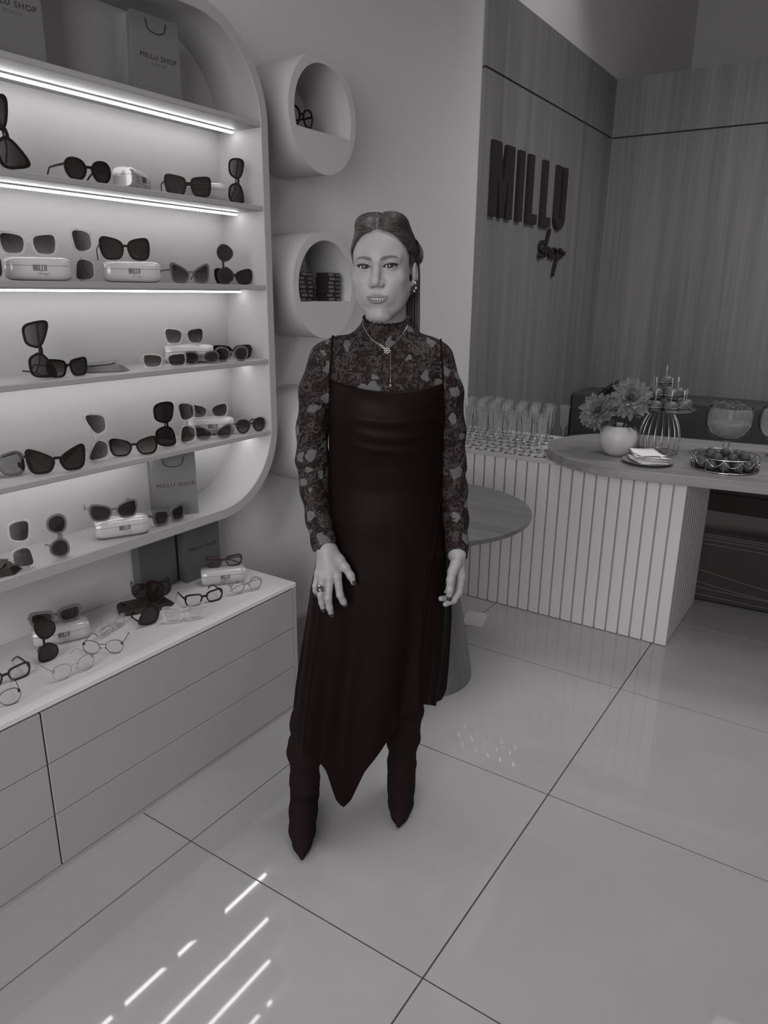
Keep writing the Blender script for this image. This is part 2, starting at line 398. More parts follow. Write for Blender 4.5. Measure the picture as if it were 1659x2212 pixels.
# ================================================================ LIT SHELF UNIT
YF = 1.843; X0, X1, Z0, Z1 = 0.05, 2.05, 0.783, 2.398
unit = thing('display_shelf_unit', 'white wall shelf unit with rounded corners and lit shelves full of eyewear', 'shelf', (1.05, 2.06, Z0))
ox, oy, oz = unit.location
SH = lambda a,b,d: (a-ox, d-oy, b-oz)
out = rrect(X0, X1, Z0, Z1, 0.30, 20); inn = rrect(X0+.035, X1-.035, Z0+.035, Z1-.035, 0.27, 20)
bevel(MB().ring(out, inn, SH, YF, YW-0.004).build('frame', 'white_shelf', unit, smooth=True, angle=40), 0.002, 1)
MB().prism(rrect(X0+.02, X1-.02, Z0+.02, Z1-.02, 0.285, 20), SH, YW-0.02, YW-0.005).build('back_panel', 'white', unit)
SHELVES = [2.106, 1.845, 1.585, 1.327, 1.065]
for z in SHELVES:
    bevel(MB().box(X0+.034-ox, X1-.034-ox, YF+0.002-oy, YW-.02-oy, z-.0165-oz, z-oz).build('shelf', 'white_shelf', unit), 0.0015, 1)
    s_ = MB().box(X0+.05-ox, 2.000-ox, 1.9535-oy, 1.968-oy, z-.0265-oz, z-.0215-oz).build('light_strip', 'led', unit)
    MB().box(X0+.05-ox, 2.000-ox, 1.9535-oy, 1.968-oy, z-.0215-oz, z-.0165-oz).build('strip_backing', 'white', unit)

# ================================================================ DRAWER CABINET
YC = 1.659; XC1 = 1.919; XC0 = -0.25
cab = thing('drawer_cabinet', 'long low white drawer cabinet under the lit shelves', 'cabinet', (0.85, 1.86, 0))
ox, oy, oz = cab.location
def cbox(x0,x1,y0,y1,z0,z1): return MB().box(x0-ox,x1-ox,y0-oy,y1-oy,z0-oz,z1-oz)
bevel(cbox(XC0, XC1, YC, YW-.003, 0.509, 0.5255).build('countertop', 'white_top', cab), 0.0015, 1)
cbox(XC0+.03, XC1-.03, YC+.022, YW-.003, 0.016, 0.509).build('carcass', 'gap', cab)
cbox(XC1-.018, XC1, YC+.001, YW-.003, 0.0, 0.509).build('side_panel', 'white_mid', cab)
cbox(XC0, XC0+.018, YC+.001, YW-.003, 0.0, 0.509).build('side_panel', 'white_mid', cab)
cbox(XC0+.018, XC1-.018, YC+.004, YC+.022, 0.0, 0.0145).build('plinth', 'white_mid', cab)
for (x0, x1) in ((XC0+.0205, .8900), (.8955, XC1-.0205)):
    for (z0, z1) in ((.0185, .1815), (.1845, .3435), (.3465, .503)):
        bevel(cbox(x0, x1, YC+.001, YC+.021, z0, z1).build('drawer', 'white_mid', cab), 0.001, 1)

# ================================================================ ROUND WALL NICHES
def niche(cx, cz, r, chord, label):
    t = thing('round_wall_niche', label, 'shelf', (cx, YW-0.002, cz), 0, 'round niches on the plaster wall')
    d = 1.845-(YW-0.002); N_ = 72; ri = r-0.032
    MB().ring(circle(0,0,r,N_), circle(0,0,ri,N_), XZ, d, -0.001).build('shell', 'niche', t, smooth=True, angle=40)
    a = math.asin(chord/ri)
    seg = circle(0,0,ri+.002,40, PI+a, 2*PI-a, True)
    MB().prism(seg, XZ, d+0.0006, d+0.016).build('front_panel', 'niche', t)
    w_ = ri*math.cos(a)
    MB().box(-w_-.001, w_+.001, d+.016, -.002, -chord-.012, -chord).build('shelf', 'niche', t)
    MB().prism(circle(0,0,ri+.002,N_), XZ, -.004, -.0005).build('back_panel', 'niche', t)
    return t
MT['niche'] = mat('niche paint', 0.44, 0.6, spec=0.3)
niche(2.360, 2.186, 0.200, 0.057, 'topmost white round wall niche with one pair of glasses inside')
niche(2.362, 1.586, 0.200, 0.058, 'middle white round wall niche holding stacks of small dark boxes')
niche(2.362, 0.986, 0.200, 0.058, 'lowest white round wall niche mostly hidden behind the woman')

# ================================================================ FLUTED COUNTER
ctr = thing('fluted_counter', 'white fluted counter with upright slats holding the glasses', 'counter', (3.58, 1.3, 0))
ox, oy, oz = ctr.location
CX0, CX1, CY0, CY1 = 3.273, 3.90, 0.586, 2.02
MB().box(CX0+.014-ox, CX1-ox, CY0+.010-oy, CY1-oy, 0, 0.78).build('body', 'slat_back', ctr) if False else None
MT['slat_back'] = mat('fluted panel groove', 0.30, 0.6)
MB().box(CX0+.012-ox, CX1-ox, CY0+.012-oy, CY1-oy, 0.004, 0.782).build('body', 'slat_back', ctr)
MB().box(CX0-.001-ox, CX1-ox, CY0-.001-oy, CY1-oy, 0.782, 0.80).build('worktop', 'white', ctr)
n = 25; pitch_ = (CY1-CY0)/n
sl = MB().box(0, 0.012, 0.0, pitch_-.0085, 0.004, 0.782).mesh('slat', 'slat')
for k in range(n): piece('slat', sl, ctr, (CX0-ox, CY0-oy+k*pitch_, 0))
m_ = 12; pit2 = (CX1-CX0-.012)/m_
sl2 = MB().box(0, pit2-.0085, 0, 0.012, 0.004, 0.782).mesh('slat', 'slat')
for k in range(m_): piece('slat', sl2, ctr, (CX0+.0125-ox+k*pit2+.004, CY0-oy, 0))

# wood worktop with a rounded end that lies on the counter
top = thing('wood_worktop', 'grey wood worktop with rounded end carrying the snacks', 'table top', (3.56, 0.87, 0.80), 0.155)
R_ = 0.445
outl = [( -R_, -2.1)] + [( -R_*math.cos(t), R_*0.98*math.sin(t)) for t in np.linspace(0, PI, 33)] + [(R_, -2.1)]
bevel(MB().prism(outl, XY, 0.0005, 0.045).build('slab', 'wood_top', top), 0.002, 1)
lg = MB(); lg.box(-.05, .05, -2.05, -1.95, -0.80, 0.0005); lg.build('end_leg', 'wood_top', top)

# ================================================================ ROUND TABLE
tb = thing('round_table', 'round wooden table on a cone base behind the woman', 'table', (2.425, 1.42, 0))
bevel(MB().lathe([(0,.715),(.425,.715),(.437,.722),(.437,.738),(.434,.741),(0,.741)], n=96).build('tabletop', 'wood_tbl', tb, smooth=True, angle=30), 0.001, 1)
MB().lathe([(0,0),(.232,0),(.232,.004),(.225,.06),(.105,.70),(.105,.7145),(0,.7145)], n=72).build('cone_base', 'wood_cone', tb, smooth=True, angle=40)

# ================================================================ SOFA ALONG THE BACK WALL, BENCH UNDER THE WORKTOP
sf = thing('corner_sofa', 'dark built in sofa along the back wood wall', 'sofa', (6.0, 0.2, 0))
ox, oy, oz = sf.location
bevel(MB().box(5.86-ox, 6.315-ox, -2.2-oy, 2.035-oy, 0.0, 0.79).build('backrest', 'sofa_top', sf), 0.02, 3)
bevel(MB().box(5.15-ox, 5.858-ox, -2.2-oy, 2.035-oy, 0.0, 0.30).build('base', 'sofa', sf), 0.01, 2)
for k in range(4):
    y1 = 2.03 - k*1.05
    bevel(MB().box(5.13-ox, 5.857-ox, y1-1.045-oy, y1-oy, 0.301, 0.45).build('seat_cushion', 'sofa', sf), 0.03, 4)

bn = thing('upholstered_bench', 'dark upholstered bench with pale wavy stitching under the worktop', 'bench', (4.3, 0.0, 0))
# gently bowed front, runs along -Y
ys = np.linspace(-1.15, 1.05, 37)
def front_x(y): return 3.912 + 0.045*max(0,(0.60-y)/0.6)**1.5
G = []
prof = [(0.03,0.0),(0.0,0.02),(-0.006,0.10),(-0.008,0.22),(-0.004,0.33),(0.004,0.375),(0.02,0.395),(0.05,0.40),(0.40,0.40),(0.43,0.38),(0.44,0.0)]
for y in ys: G.append([(front_x(y)+dx-4.3, y, z) for dx,z in prof])
mb = MB().grid(G, close_v=True)
n0 = len(prof); mb.f += [tuple(range(n0)), tuple(range((len(ys)-1)*n0, len(ys)*n0))]
mb.build('seat', 'sofa', bn, smooth=True, angle=50)
def stitch(fn, z):
    pts = []
    for y in np.linspace(-1.1, 0.95, 48):
        zz = fn(y); dx = np.interp(zz, [0,.02,.10,.22,.33,.375,.395], [0.03,0,-.006,-.008,-.004,.004,.02])
        pts.append((front_x(y)+dx-4.3-.0008, y, zz))
    MB().tube(pts, 0.0022, 5).build('stitching', 'stitch', bn, smooth=True)
stitch(lambda y: 0.378-0.03*(0.58-y)**2, 0); stitch(lambda y: 0.368-0.05*(0.58-y)**2, 0); stitch(lambda y: 0.352-0.05*(0.5-y)**2, 0); stitch(lambda y: 0.330-0.09*(0.5-y)**2, 0)
stitch(lambda y: 0.185-0.17*(0.58-y)+0.04*(.58-y)**2, 0); stitch(lambda y: 0.115-0.13*(0.58-y)+0.08*(.58-y)**2, 0)
stitch(lambda y: 0.085-0.03*(0.58-y), 0); stitch(lambda y: 0.045-0.02*(0.58-y), 0)

# old sticker on the floor by the counter

# ================================================================ EYEWEAR
# frame shapes: half width, half height, superellipse power, brow lift, rim width, gap between the lenses
SHAPES = {
 'cat':   (.0275,.0235,3.6,.36,.0062,.011), 'sq': (.0270,.0235,4.2,.10,.0060,.012), 'rect': (.0265,.0175,4.0,.06,.0048,.014),
 'round': (.0240,.0240,2.0,.00,.0050,.016), 'panto': (.0250,.0230,2.4,.05,.0060,.014), 'big': (.0295,.0275,3.4,.16,.0066,.010),
 'oval':  (.0260,.0180,2.2,.02,.0042,.014), 'avi': (.0285,.0260,2.5,.16,.0045,.013), 'geo': (.0255,.0225,2.6,.05,.0015,.017),
 'wire':  (.0255,.0220,2.3,.05,.0014,.017), 'flat': (.0280,.0220,3.2,.18,.0054,.012), 'slim': (.0275,.0190,2.6,.36,.0046,.012),
}
def lens_outline(sh, sgn, grow=0.0, n=40):
    a,b,p,t,rim,gp = SHAPES[sh]; cx = sgn*(a+rim+gp/2); A=a+grow; B=b+grow; P=[]
    for k in range(n):
        th = 2*PI*k/n; c=math.cos(th); s=math.sin(th)
        x = A*math.copysign(abs(c)**(2/p), c); z = B*math.copysign(abs(s)**(2/p), s)
        zz = z/B
        z += t*1.45*x*min(1,max(0,(zz+.35)/1.35))                 # rising brow line
        if x > 0 and zz > 0: x *= 1+.38*t*zz                      # drawn out upper outer corner
        if zz < 0: x *= 1-0.22*abs(zz)*(1 if x<0 else .85)        # taper towards the cheek
        P.append((cx+sgn*x, z))
    return P if sgn > 0 else P[::-1]
_cache = {}
def eye_meshes(sh, fr, ln, thick):
    key = (sh, fr, ln, thick)
    if key in _cache: return _cache[key]
    a,b,p,t,rim,gp = SHAPES[sh]; D = .0042 if rim > .003 else .0018
    if thick: rim += .003
    zc = b+rim
    sf = lambda a_,b_,d: (a_, d + (a_*a_)*0.9, b_+zc)             # slight wrap
    fr_mb = MB(); res = []
    for sgn in (-1, 1):
        o = lens_outline(sh, sgn, rim); i = lens_outline(sh, sgn, 0)
        fr_mb.ring(o, i, sf, -D/2, D/2)
    hw = gp/2+.004; bz = .30*b
    if rim > .003:
        br = [(x, bz+.0035-.0025*(x/hw)**2*-1, 0) for x in np.linspace(-hw,hw,7)]
        for z_ in (0,):
            P = [(x, bz+.004+.001*math.cos(x/hw*1.5)) for x in np.linspace(-hw,hw,7)] + [(x, bz-.004+.002*math.cos(x/hw*1.5)) for x in np.linspace(hw,-hw,7)]
            fr_mb.prism(P, sf, -D/2+.0004, D/2-.0004)
    else:
        fr_mb.tube([sf(x, bz+.004*math.cos(x/hw*1.4), 0) for x in np.linspace(-hw,hw,7)], .0011, 6)
        for sgn in (-1,1): fr_mb.ball((sgn*(gp/2-.001), .004, zc-.25*b), .0035, 8, 6, (.5,.5,1))
    xw = 2*a+2*rim+gp/2; hz = zc + .42*b + t*a*.5
    for sgn in (-1,1):
        fr_mb.box(sgn*(xw-.004)-.0032, sgn*(xw-.004)+.0032, xw*xw*.75-.001, xw*xw*.9+.0045, hz-.0035, hz+.0035)
    ln_mb = []
    for sgn in (-1,1):
        mb = MB(); P = lens_outline(sh, sgn, .0004)
        mb.prism(P, sf, -.0007, .0007)
        z_ = np.array([v[2] for v in mb.v]); uv = np.stack([np.zeros_like(z_), (z_-z_.min())/(z_.max()-z_.min())], 1)
        ln_mb.append(mb.mesh('lens', ln, False, uvs=uv))
    tm = []; y0 = xw*xw*.9+.003; th = .0060 if rim > .003 else .0018; tw = .0016 if rim > .003 else .0008
    for sgn in (-1,1):
        path = [(xw-.004,y0,hz),(xw-.002,y0+.026,hz-.001),(xw-.003,y0+.060,hz-.002),(xw-.005,y0+.080,hz-.003),(xw-.008,y0+.096,max(.004,hz-.014)),(xw-.011,y0+.110,max(.004,hz-.028))]
        hs = [th,th*.95,th*.8,th*.75,th*.8,th*.7] if rim > .003 else [th,th*.8,th*.7,th*.8,th*1.7,th*1.5]
        vs = []; fs = []
        for (x,y,z),h in zip(path,hs):
            vs += [(sgn*(x-tw),y,z-h/2),(sgn*(x+tw),y,z-h/2),(sgn*(x+tw),y,z+h/2),(sgn*(x-tw),y,z+h/2)]
        for k in range(5):
            for q in range(4): fs.append((4*k+q,4*k+(q+1)%4,4*k+4+(q+1)%4,4*k+4+q))
        fs += [(0,1,2,3),(20,21,22,23)]
        tm.append(MB().add(vs, fs).mesh('temple', fr))
    # folded temples lie behind the front
    tf = []
    for sgn in (-1,1):
        mb = MB(); yy = y0+.003+(.004 if sgn>0 else 0)
        path = [(sgn*(xw-.004),yy,hz),(sgn*(xw-.05),yy+.003,hz-.004),(sgn*(xw-.10),yy+.003,hz-.010),(sgn*(xw-.13),yy+.002,max(.004,hz-.026))]
        mb.tube(path, [th*.45,th*.42,th*.38,th*.34], 6); tf.append(mb.mesh('temple', fr))
    frm = fr_mb.mesh('frame', fr, smooth=True, angle=35)
    fv = np.array(fr_mb.v)
    _cache[key] = dict(xm=float(np.abs(fv[:,0]).max()), zmin=float(fv[:,2].min()), frame=frm, lens=ln_mb, temple=tm, folded=tf, W=2*xw, H=2*zc)
    return _cache[key]
EYE_GROUP = {'A':'eyewear on the topmost lit shelf','B':'eyewear on the second lit shelf','C':'eyewear on the third lit shelf','D':'eyewear on the fourth lit shelf','E':'eyewear on the bottom lit shelf','F':'eyewear on the drawer cabinet','N':'eyewear on the drawer cabinet'}
def eyewear(row, label, x, y, z, rz, sh, fr, ln, pose='open', sc=1.0, brow=1, lean=0.0, thick=False, frame_label=None):
    em = eye_meshes(sh, fr, ln, thick)
    kind = 'sunglasses' if ln != 'lens_c' else 'eyeglasses'
    t = thing(kind, label, kind, group=EYE_GROUP[row])
    piece('frame', em['frame'], t)
    for m in em['lens']: piece('lens', m, t)
    if pose == 'fold': tp = em['folded']
    elif pose == 'half': tp = [em['temple'][0], em['folded'][1]]
    elif pose == 'vert': tp = [em['folded'][0], em['temple'][1]] if brow > 0 else [em['temple'][0], em['folded'][1]]
    else: tp = em['temple']
    for m in tp: piece('temple', m, t)
    R = Matrix.Rotation(math.radians(rz), 4, 'Z')
    if pose == 'vert':
        L = Matrix.Rotation(brow*PI/2, 4, 'Y') @ Matrix.Translation((0,0,-em['H']/2))
        low = em['xm']+.0008
        M_ = Matrix.Translation((x,y,z)) @ R @ Matrix.Scale(sc,4) @ Matrix.Translation((0,0,low)) @ Matrix.Rotation(math.radians(lean),4,'Y') @ L
    else:
        M_ = Matrix.Translation((x,y,z+.0008-em['zmin']*sc)) @ R @ Matrix.Rotation(math.radians(lean),4,'X') @ Matrix.Scale(sc,4)
    t.matrix_world = M_
    t.rotation_mode = 'XYZ'
    return t
# ---------------------------------------------------------------- hard cases
def sup_loft(L, D_, H, n=20, z0=0.0, z1=1.0, e=3.2):
    """rounded pill section swept along x with rounded ends; z range kept as a fraction of H"""
    mb = MB(); rows = []
    ks = np.linspace(-1, 1, 15)
    for k in ks:
        f = (1-abs(k)**6)**.5 if abs(k) < 1 else 0.0
        f = .80+.20*f; x = L/2*k
        ring = []
        for q in range(n):
            th = 2*PI*(q+.5)/n; c=math.cos(th); s=math.sin(th)
            yy = D_/2*math.copysign(abs(c)**(2/e), c)*f; zz = H/2*math.copysign(abs(s)**(2/e), s)*f + H/2
            ring.append((x, yy, min(max(zz, z0*H), z1*H)))
        rows.append(ring)
    mb.grid(rows, close_v=True)
    mb.f += [tuple(range(n)), tuple(range(14*n, 15*n))]
    return mb
case_lid = sup_loft(.160,.070,.062, z0=.63).mesh('lid', 'case', True, angle=50)
case_base = sup_loft(.160,.070,.062, z1=.615).mesh('base', 'case', True, angle=50)
case_seam = sup_loft(.156,.066,.060, z0=.58, z1=.66).mesh('seam', 'gap', True, angle=50)
def word_mesh(h, wx, mat_name, name='lettering'):
    mb = MB(); x = 0
    tot = sum(cap_polys(c)[0] for c in 'MILLU')*h*wx + 4*.085*h
    x = -tot/2
    for ch in 'MILLU':
        adv, polys = cap_polys(ch)
        for P in polys: mb.prism([(x+a*h*wx, b*h) for a,b in P], XZ, -.0004, .0004)
        x += adv*h*wx + .085*h
    return mb.mesh(name, mat_name)
def script_mesh(w, mat_name):
    mb = MB()
    for ch in 'shop':
        for st in SHOP[ch]:
            P = np.array(st); tt = np.linspace(0,len(P)-1,(len(P)-1)*3+1)
            Q = np.stack([np.interp(tt, range(len(P)), P[:,k]) for k in range(2)],1)
            mb.tube([((a-.5)*w, 0, b*w*.55) for a,b in Q], .00045, 4)
    return mb.mesh('lettering', mat_name)
case_word = word_mesh(.0155, .80, 'print_grey'); case_script = script_mesh(.030, 'print_fade')  if False else None
MT['print_fade'] = mat('faded grey ink', 0.30, 0.6)
case_script = script_mesh(.030, 'print_fade')
def hard_case(row, label, x, y, z, rz, flip=False):
    t = thing('glasses_case', label, 'case', (x,y,z+.0005), math.radians(rz), 'white hard cases')
    piece('base', case_base, t); piece('lid', case_lid, t); piece('seam', case_seam, t)
    piece('lettering', case_word, t, (0.004, -.0352, .0255)); piece('lettering', case_script, t, (.012, -.0352, .0165))
    return t
# ---------------------------------------------------------------- paper bags
def paper_bag(label, x, y, z, rz, w=.165, h=.215, d=.08, line2='OCULOS', m='bag', text=True, lit=False, handle=True):
    t = thing('shopping_bag', label, 'bag', (x,y,z+.0006), math.radians(rz), 'grey paper shopping bags')
    mb = MB(); P = [(-w/2,-d/2),(w/2,-d/2),(w/2-.012,0),(w/2,d/2),(-w/2,d/2),(-w/2+.012,0)]; n = 6
    vs = []; 
    for zz,k in ((0,0.15),(.045,.5),(h,1.0)):
        for a,b in P:
            if b == 0: a = math.copysign(w/2-.016*k, a)
            vs.append((a,b,zz))
    fs = [tuple(range(n))[::-1]] + [(r*n+i, r*n+(i+1)%n, (r+1)*n+(i+1)%n, (r+1)*n+i) for r in range(2) for i in range(n)]
    mb.add(vs, fs); o = mb.build('body', m, t)
    sd = o.modifiers.new('thickness','SOLIDIFY'); sd.thickness = .0006; sd.offset = -1
    if handle:
        for s_ in (-1,1):
            pts = [(u*.036, s_*(d/2+.0012), h-.022-.022*(1-u*u)**.5 if abs(u)<1 else h-.022) for u in np.linspace(-1,1,13)]
            pts = [(-.036, s_*(d/2+.0012), h-.012)] + pts[1:-1] + [(.036, s_*(d/2+.0012), h-.012)]
            MB().tube(pts, .0013, 6).build('handle', 'print', t, smooth=True)
    if text:
        m1 = text_mesh('MILLU SHOP', .0195, 'print', 0, 1.10, 1.12); m2 = text_mesh(line2, .0095, 'print_grey', 0, 1.1, 1.25)
        for me_, zz in ((m1, h*.50), (m2, h*.50-.018)):
            o = piece('lettering', me_, t, (0.004, -d/2-.0006, zz)); o.rotation_euler = (PI/2, 0, 0)
    return t
paper_bag('grey paper shopping bag on top of the lit shelves right of the other bag', 1.640, 1.935, 2.106, -2, line2='OCULOS', h=.212)
paper_bag('grey paper shopping bag cut by the left picture edge above the lit shelves', 1.195, 1.935, 2.106, -3, line2='OCULOS', h=.245)
paper_bag('grey paper shopping bag standing inside the lowest shelf bay', 1.628, 1.957, .8185, -32, w=.150, h=.216, line2='OTICA')
paper_bag('dark grey shopping bag on the drawer cabinet under the shelf unit', 1.762, 2.016, .5255, -3, w=.165, h=.245, line2='OTICA', m='bag_dark')
paper_bag('plain dark shopping bag leaning at the wall beside the printed cabinet bag', 1.585, 2.035, .5255, 1, w=.160, h=.245, d=.045, m='bag_dark', text=False, handle=False)

# ---------------------------------------------------------------- pouches
def pouch(label, x, y, z, rz, m, L=.165, W=.075, flap=True, cat='pouch'):
    t = thing('glasses_pouch', label, cat, (x,y,z+.0005), math.radians(rz), 'soft pouches')
    P = [(-L/2,-W/2,.0),(L/2-.03,-W/2,0),(L/2,0,0),(L/2-.03,W/2,0),(-L/2,W/2,0)]
    top = [(-L/2+.004,-W/2+.004,.018),(L/2-.04,-W/2+.006,.024),(L/2-.012,0,.010),(L/2-.04,W/2-.006,.024),(-L/2+.004,W/2-.004,.018)]
    mb = MB().add(P+top, [(0,4,3,2,1),(5,6,7,8,9)]+[(i,(i+1)%5,5+(i+1)%5,5+i) for i in range(5)])
    bevel(mb.build('body', m, t), .003, 2)
    if flap:
        f = MB().add([(L/2-.06,-W/2+.002,.026),(L/2-.035,0,.034),(L/2-.06,W/2-.002,.026),(-L/2+.01,W/2-.003,.020),(-L/2+.03,0,.025),(-L/2+.01,-W/2+.003,.020)],
                     [(0,1,4,5),(1,2,3,4)])
        o = f.build('flap', m, t); sd = o.modifiers.new('thickness','SOLIDIFY'); sd.thickness = .0015
    return t
# ---------------------------------------------------------------- what stands on the shelves
zA, zB, zC, zD, zE, zF = 1.845, 1.585, 1.327, 1.065, .818, .5255
S = eyewear
# topmost lit shelf
S('A','black cat eye sunglasses standing on end at far left of the topmost lit shelf',1.120,1.872,zA,-6,'cat','fblack','lens_g','vert',1.12,1,-16)
S('A','black round sunglasses with one arm spread left on the topmost lit shelf',1.354,1.872,zA,-4,'panto','fblack','lens')
S('A','black square sunglasses in front of a white case on the topmost lit shelf',1.705,1.870,zA,-30,'sq','fblack','lens','half')
S('A','black sunglasses standing on end at right end of the topmost lit shelf',1.930,1.885,zA,-20,'flat','fblack','lens_g','vert',.98,1,3)
hard_case('A','white case turned end on in the middle of the topmost lit shelf',1.545,1.935,zA,32)
hard_case('A','white case behind the black square sunglasses on the topmost lit shelf',1.838,1.958,zA,-38)
hard_case('A','white case behind the cat eye sunglasses at far left of the topmost lit shelf',1.045,1.965,zA,-28)
# second lit shelf
hard_case('B','white case under clear framed sunglasses at left of the second lit shelf',1.190,1.905,zB,-30)
S('B','clear framed sunglasses on the left white case of the second lit shelf',1.160,1.885,zB+.0625,-28,'sq','fclear','lens_g',sc=.97)
hard_case('B','white case under big dark sunglasses in the middle of the second lit shelf',1.500,1.915,zB,-32)
S('B','big square dark sunglasses on the middle white case of the second lit shelf',1.470,1.895,zB+.0625,-26,'big','fblack','lens',lean=-8,sc=.93)
S('B','clear framed sunglasses standing on end between the two cases of the second lit shelf',1.330,1.900,zB,-18,'sq','fclear','lens_g','vert',.98,-1)
S('B','smoky framed small cat eye sunglasses on the second lit shelf',1.703,1.882,zB,-14,'cat','fgrey','lens_g',sc=.93)
S('B','round dark sunglasses standing on end at right of the second lit shelf',1.862,1.885,zB,-26,'round','ftort','lens','vert',.98,-1)
S('B','dark rectangular sunglasses behind the upright round pair on the second lit shelf',1.943,1.930,zB,-28,'flat','fblack','lens',pose='fold',sc=.93)
S('B','dark sunglasses standing on end cut by the left picture edge on the second lit shelf',1.045,1.880,zB,-10,'sq','ftort','lens_g','vert',1.0,-1)
# third lit shelf
S('C','black sunglasses standing on end at left of the third lit shelf',1.160,1.903,zC,-14,'cat','fblack','lens_g','vert',1.04,1,-4)
S('C','black square sunglasses left of the grey pouch on the third lit shelf',1.238,1.893,zC,-2,'sq','fblack','lens_g',sc=.86)
pouch('grey pouch with pointed flap on the third lit shelf',1.385,1.945,zC,-28,'pouch_g')
hard_case('C','white case half hidden by sunglasses on the third lit shelf',1.748,1.966,zC,-36)
S('C','clear framed sunglasses on top of the white case of the third lit shelf',1.718,1.948,zC+.0625,-32,'sq','fclear','lens_g',pose='fold',sc=.92)
S('C','clear narrow rectangular sunglasses on the third lit shelf',1.575,1.885,zC,-26,'rect','fclear','lens_g',sc=1.0)
S('C','clear oval sunglasses in front of the white case on the third lit shelf',1.735,1.892,zC,-24,'oval','fgrey','lens_g',pose='fold',sc=.95)
S('C','smoky rounded sunglasses near right end of the third lit shelf',1.852,1.866,zC,-22,'panto','fgrey','lens_g',pose='half',sc=.9)
S('C','dark rectangular sunglasses at far right end of the third lit shelf',1.925,1.935,zC,-30,'rect','fblack','lens_g',pose='fold',sc=.98,thick=True)
# fourth lit shelf
S('D','folded black sunglasses at far left of the fourth lit shelf',1.020,1.935,zD+.007,-14,'big','fblack','lens','fold',lean=-35)
S('D','large black cat eye sunglasses at left of the fourth lit shelf',1.165,1.885,zD,-20,'cat','fblack','lens',sc=1.08)
S('D','speckled clear sunglasses standing on end left of the dark pair on the fourth lit shelf',1.320,1.905,zD,-16,'cat','fclear','lens_g','vert',1.0,-1)
S('D','dark rectangular sunglasses with grey lenses in the middle of the fourth lit shelf',1.432,1.890,zD,-30,'flat','fblack','lens_g')
S('D','black sunglasses standing on end in the middle of the fourth lit shelf',1.578,1.915,zD,-22,'big','fblack','lens','vert',.96,1)
S('D','clear sunglasses standing on end beside the white case of the fourth lit shelf',1.660,1.898,zD,-22,'sq','fclear','lens_g','vert',.98,-1)
hard_case('D','white case at right of the fourth lit shelf',1.830,1.968,zD,-38)
S('D','clear framed sunglasses on the white case of the fourth lit shelf',1.805,1.945,zD+.0625,-34,'flat','fclear','lens_g',pose='fold',sc=.93)
S('D','thin cat eye sunglasses leaning in front of the white case on the fourth lit shelf',1.765,1.885,zD,-28,'slim','fgrey','lens_g',pose='fold',sc=.95)
S('D','small dark sunglasses at right end of the fourth lit shelf',1.935,1.868,zD,-12,'panto','ftort','lens_g',sc=.9)
# bottom lit shelf
pouch('dark flat pouch at far left of the bottom lit shelf',.955,1.910,zE,-20,'pouch',L=.15,W=.09)
S('E','clear square sunglasses standing on end at left of the bottom lit shelf',1.022,1.875,zE,-24,'sq','fclear','lens_g','vert',.98,1)
S('E','dark lensed sunglasses standing on end beside a similar clear pair on the bottom shelf',1.132,1.872,zE,-20,'panto','fgrey','lens','vert',.95,1)
hard_case('E','white case under sunglasses in the middle of the bottom lit shelf',1.365,1.900,zE,-26)
S('E','smoky framed sunglasses on the white case of the bottom lit shelf',1.330,1.880,zE+.0625,-22,'flat','fgrey','lens',sc=1.0)
S('E','thick clear angular sunglasses in front of the bag on the bottom lit shelf',1.532,1.868,zE,-2,'sq','fgrey','lens',pose='half',sc=.86,thick=True)
# drawer cabinet
hard_case('F','white case at right end of the drawer cabinet',1.765,1.880,zF,-38)
S('F','dark browed eyeglasses on the white case at right end of the drawer cabinet',1.765,1.872,zF+.0625,-38,'rect','ftort','lens_c',pose='fold',sc=.97)
S('F','clear round eyeglasses at right front corner of the drawer cabinet',1.742,1.738,zF,-20,'round','fsilver_c','lens_c',pose='half',sc=.93)
S('F','black rectangular eyeglasses in front of the printed bag on the drawer cabinet',1.588,1.790,zF,-22,'rect','fblack','lens_c',sc=.98)
pouch('dark leather pouch under black sunglasses on the drawer cabinet',1.452,1.925,zF,-30,'pouch',L=.19,W=.085)
S('F','black round sunglasses lying on the dark leather pouch on the drawer cabinet',1.470,1.915,zF+.035,-34,'panto','fblack','lens',sc=.95)
S('F','large black sunglasses standing on end in front of the dark pouch on the drawer cabinet',1.380,1.800,zF,-8,'big','fblack','lens','vert',.96,-1,18)
S('F','clear framed eyeglasses in the middle front of the drawer cabinet',1.450,1.735,zF,-34,'sq','fclear','lens_c',pose='fold',sc=.93,thick=True)
hard_case('F','white case under dark lensed sunglasses at left of the drawer cabinet',1.145,1.945,zF,-24)
S('F','clear framed dark lensed sunglasses on the left white case of the drawer cabinet',1.130,1.935,zF+.0625,-22,'rect','fgrey','lens',pose='fold',sc=1.02,thick=True)
S('F','black aviator sunglasses standing on end before the left white case on the drawer cabinet',1.045,1.852,zF,-16,'avi','fblack','lens','vert',.92,-1)
S('F','clear folded back eyeglasses right of the left white case on the drawer cabinet',1.270,1.862,zF,14,'rect','fclear','lens_c',pose='fold',sc=.92)
S('F','thin metal eyeglasses with round lenses in the left half of the drawer cabinet',1.163,1.765,zF,-52,'wire','fmetal','lens_c',sc=.95)
S('F','clear geometric eyeglasses near the front edge of the drawer cabinet',1.040,1.722,zF,-4,'geo','fsilver_c','lens_c',sc=1.0)
S('F','thin rectangular metal eyeglasses cut by the left picture edge on the drawer cabinet',.905,1.835,zF,-10,'rect','fmetal','lens_c',sc=.98)
S('F','thin round metal eyeglasses lowest at the left picture edge on the drawer cabinet',.820,1.735,zF,-22,'wire','fmetal','lens_c',sc=1.0)
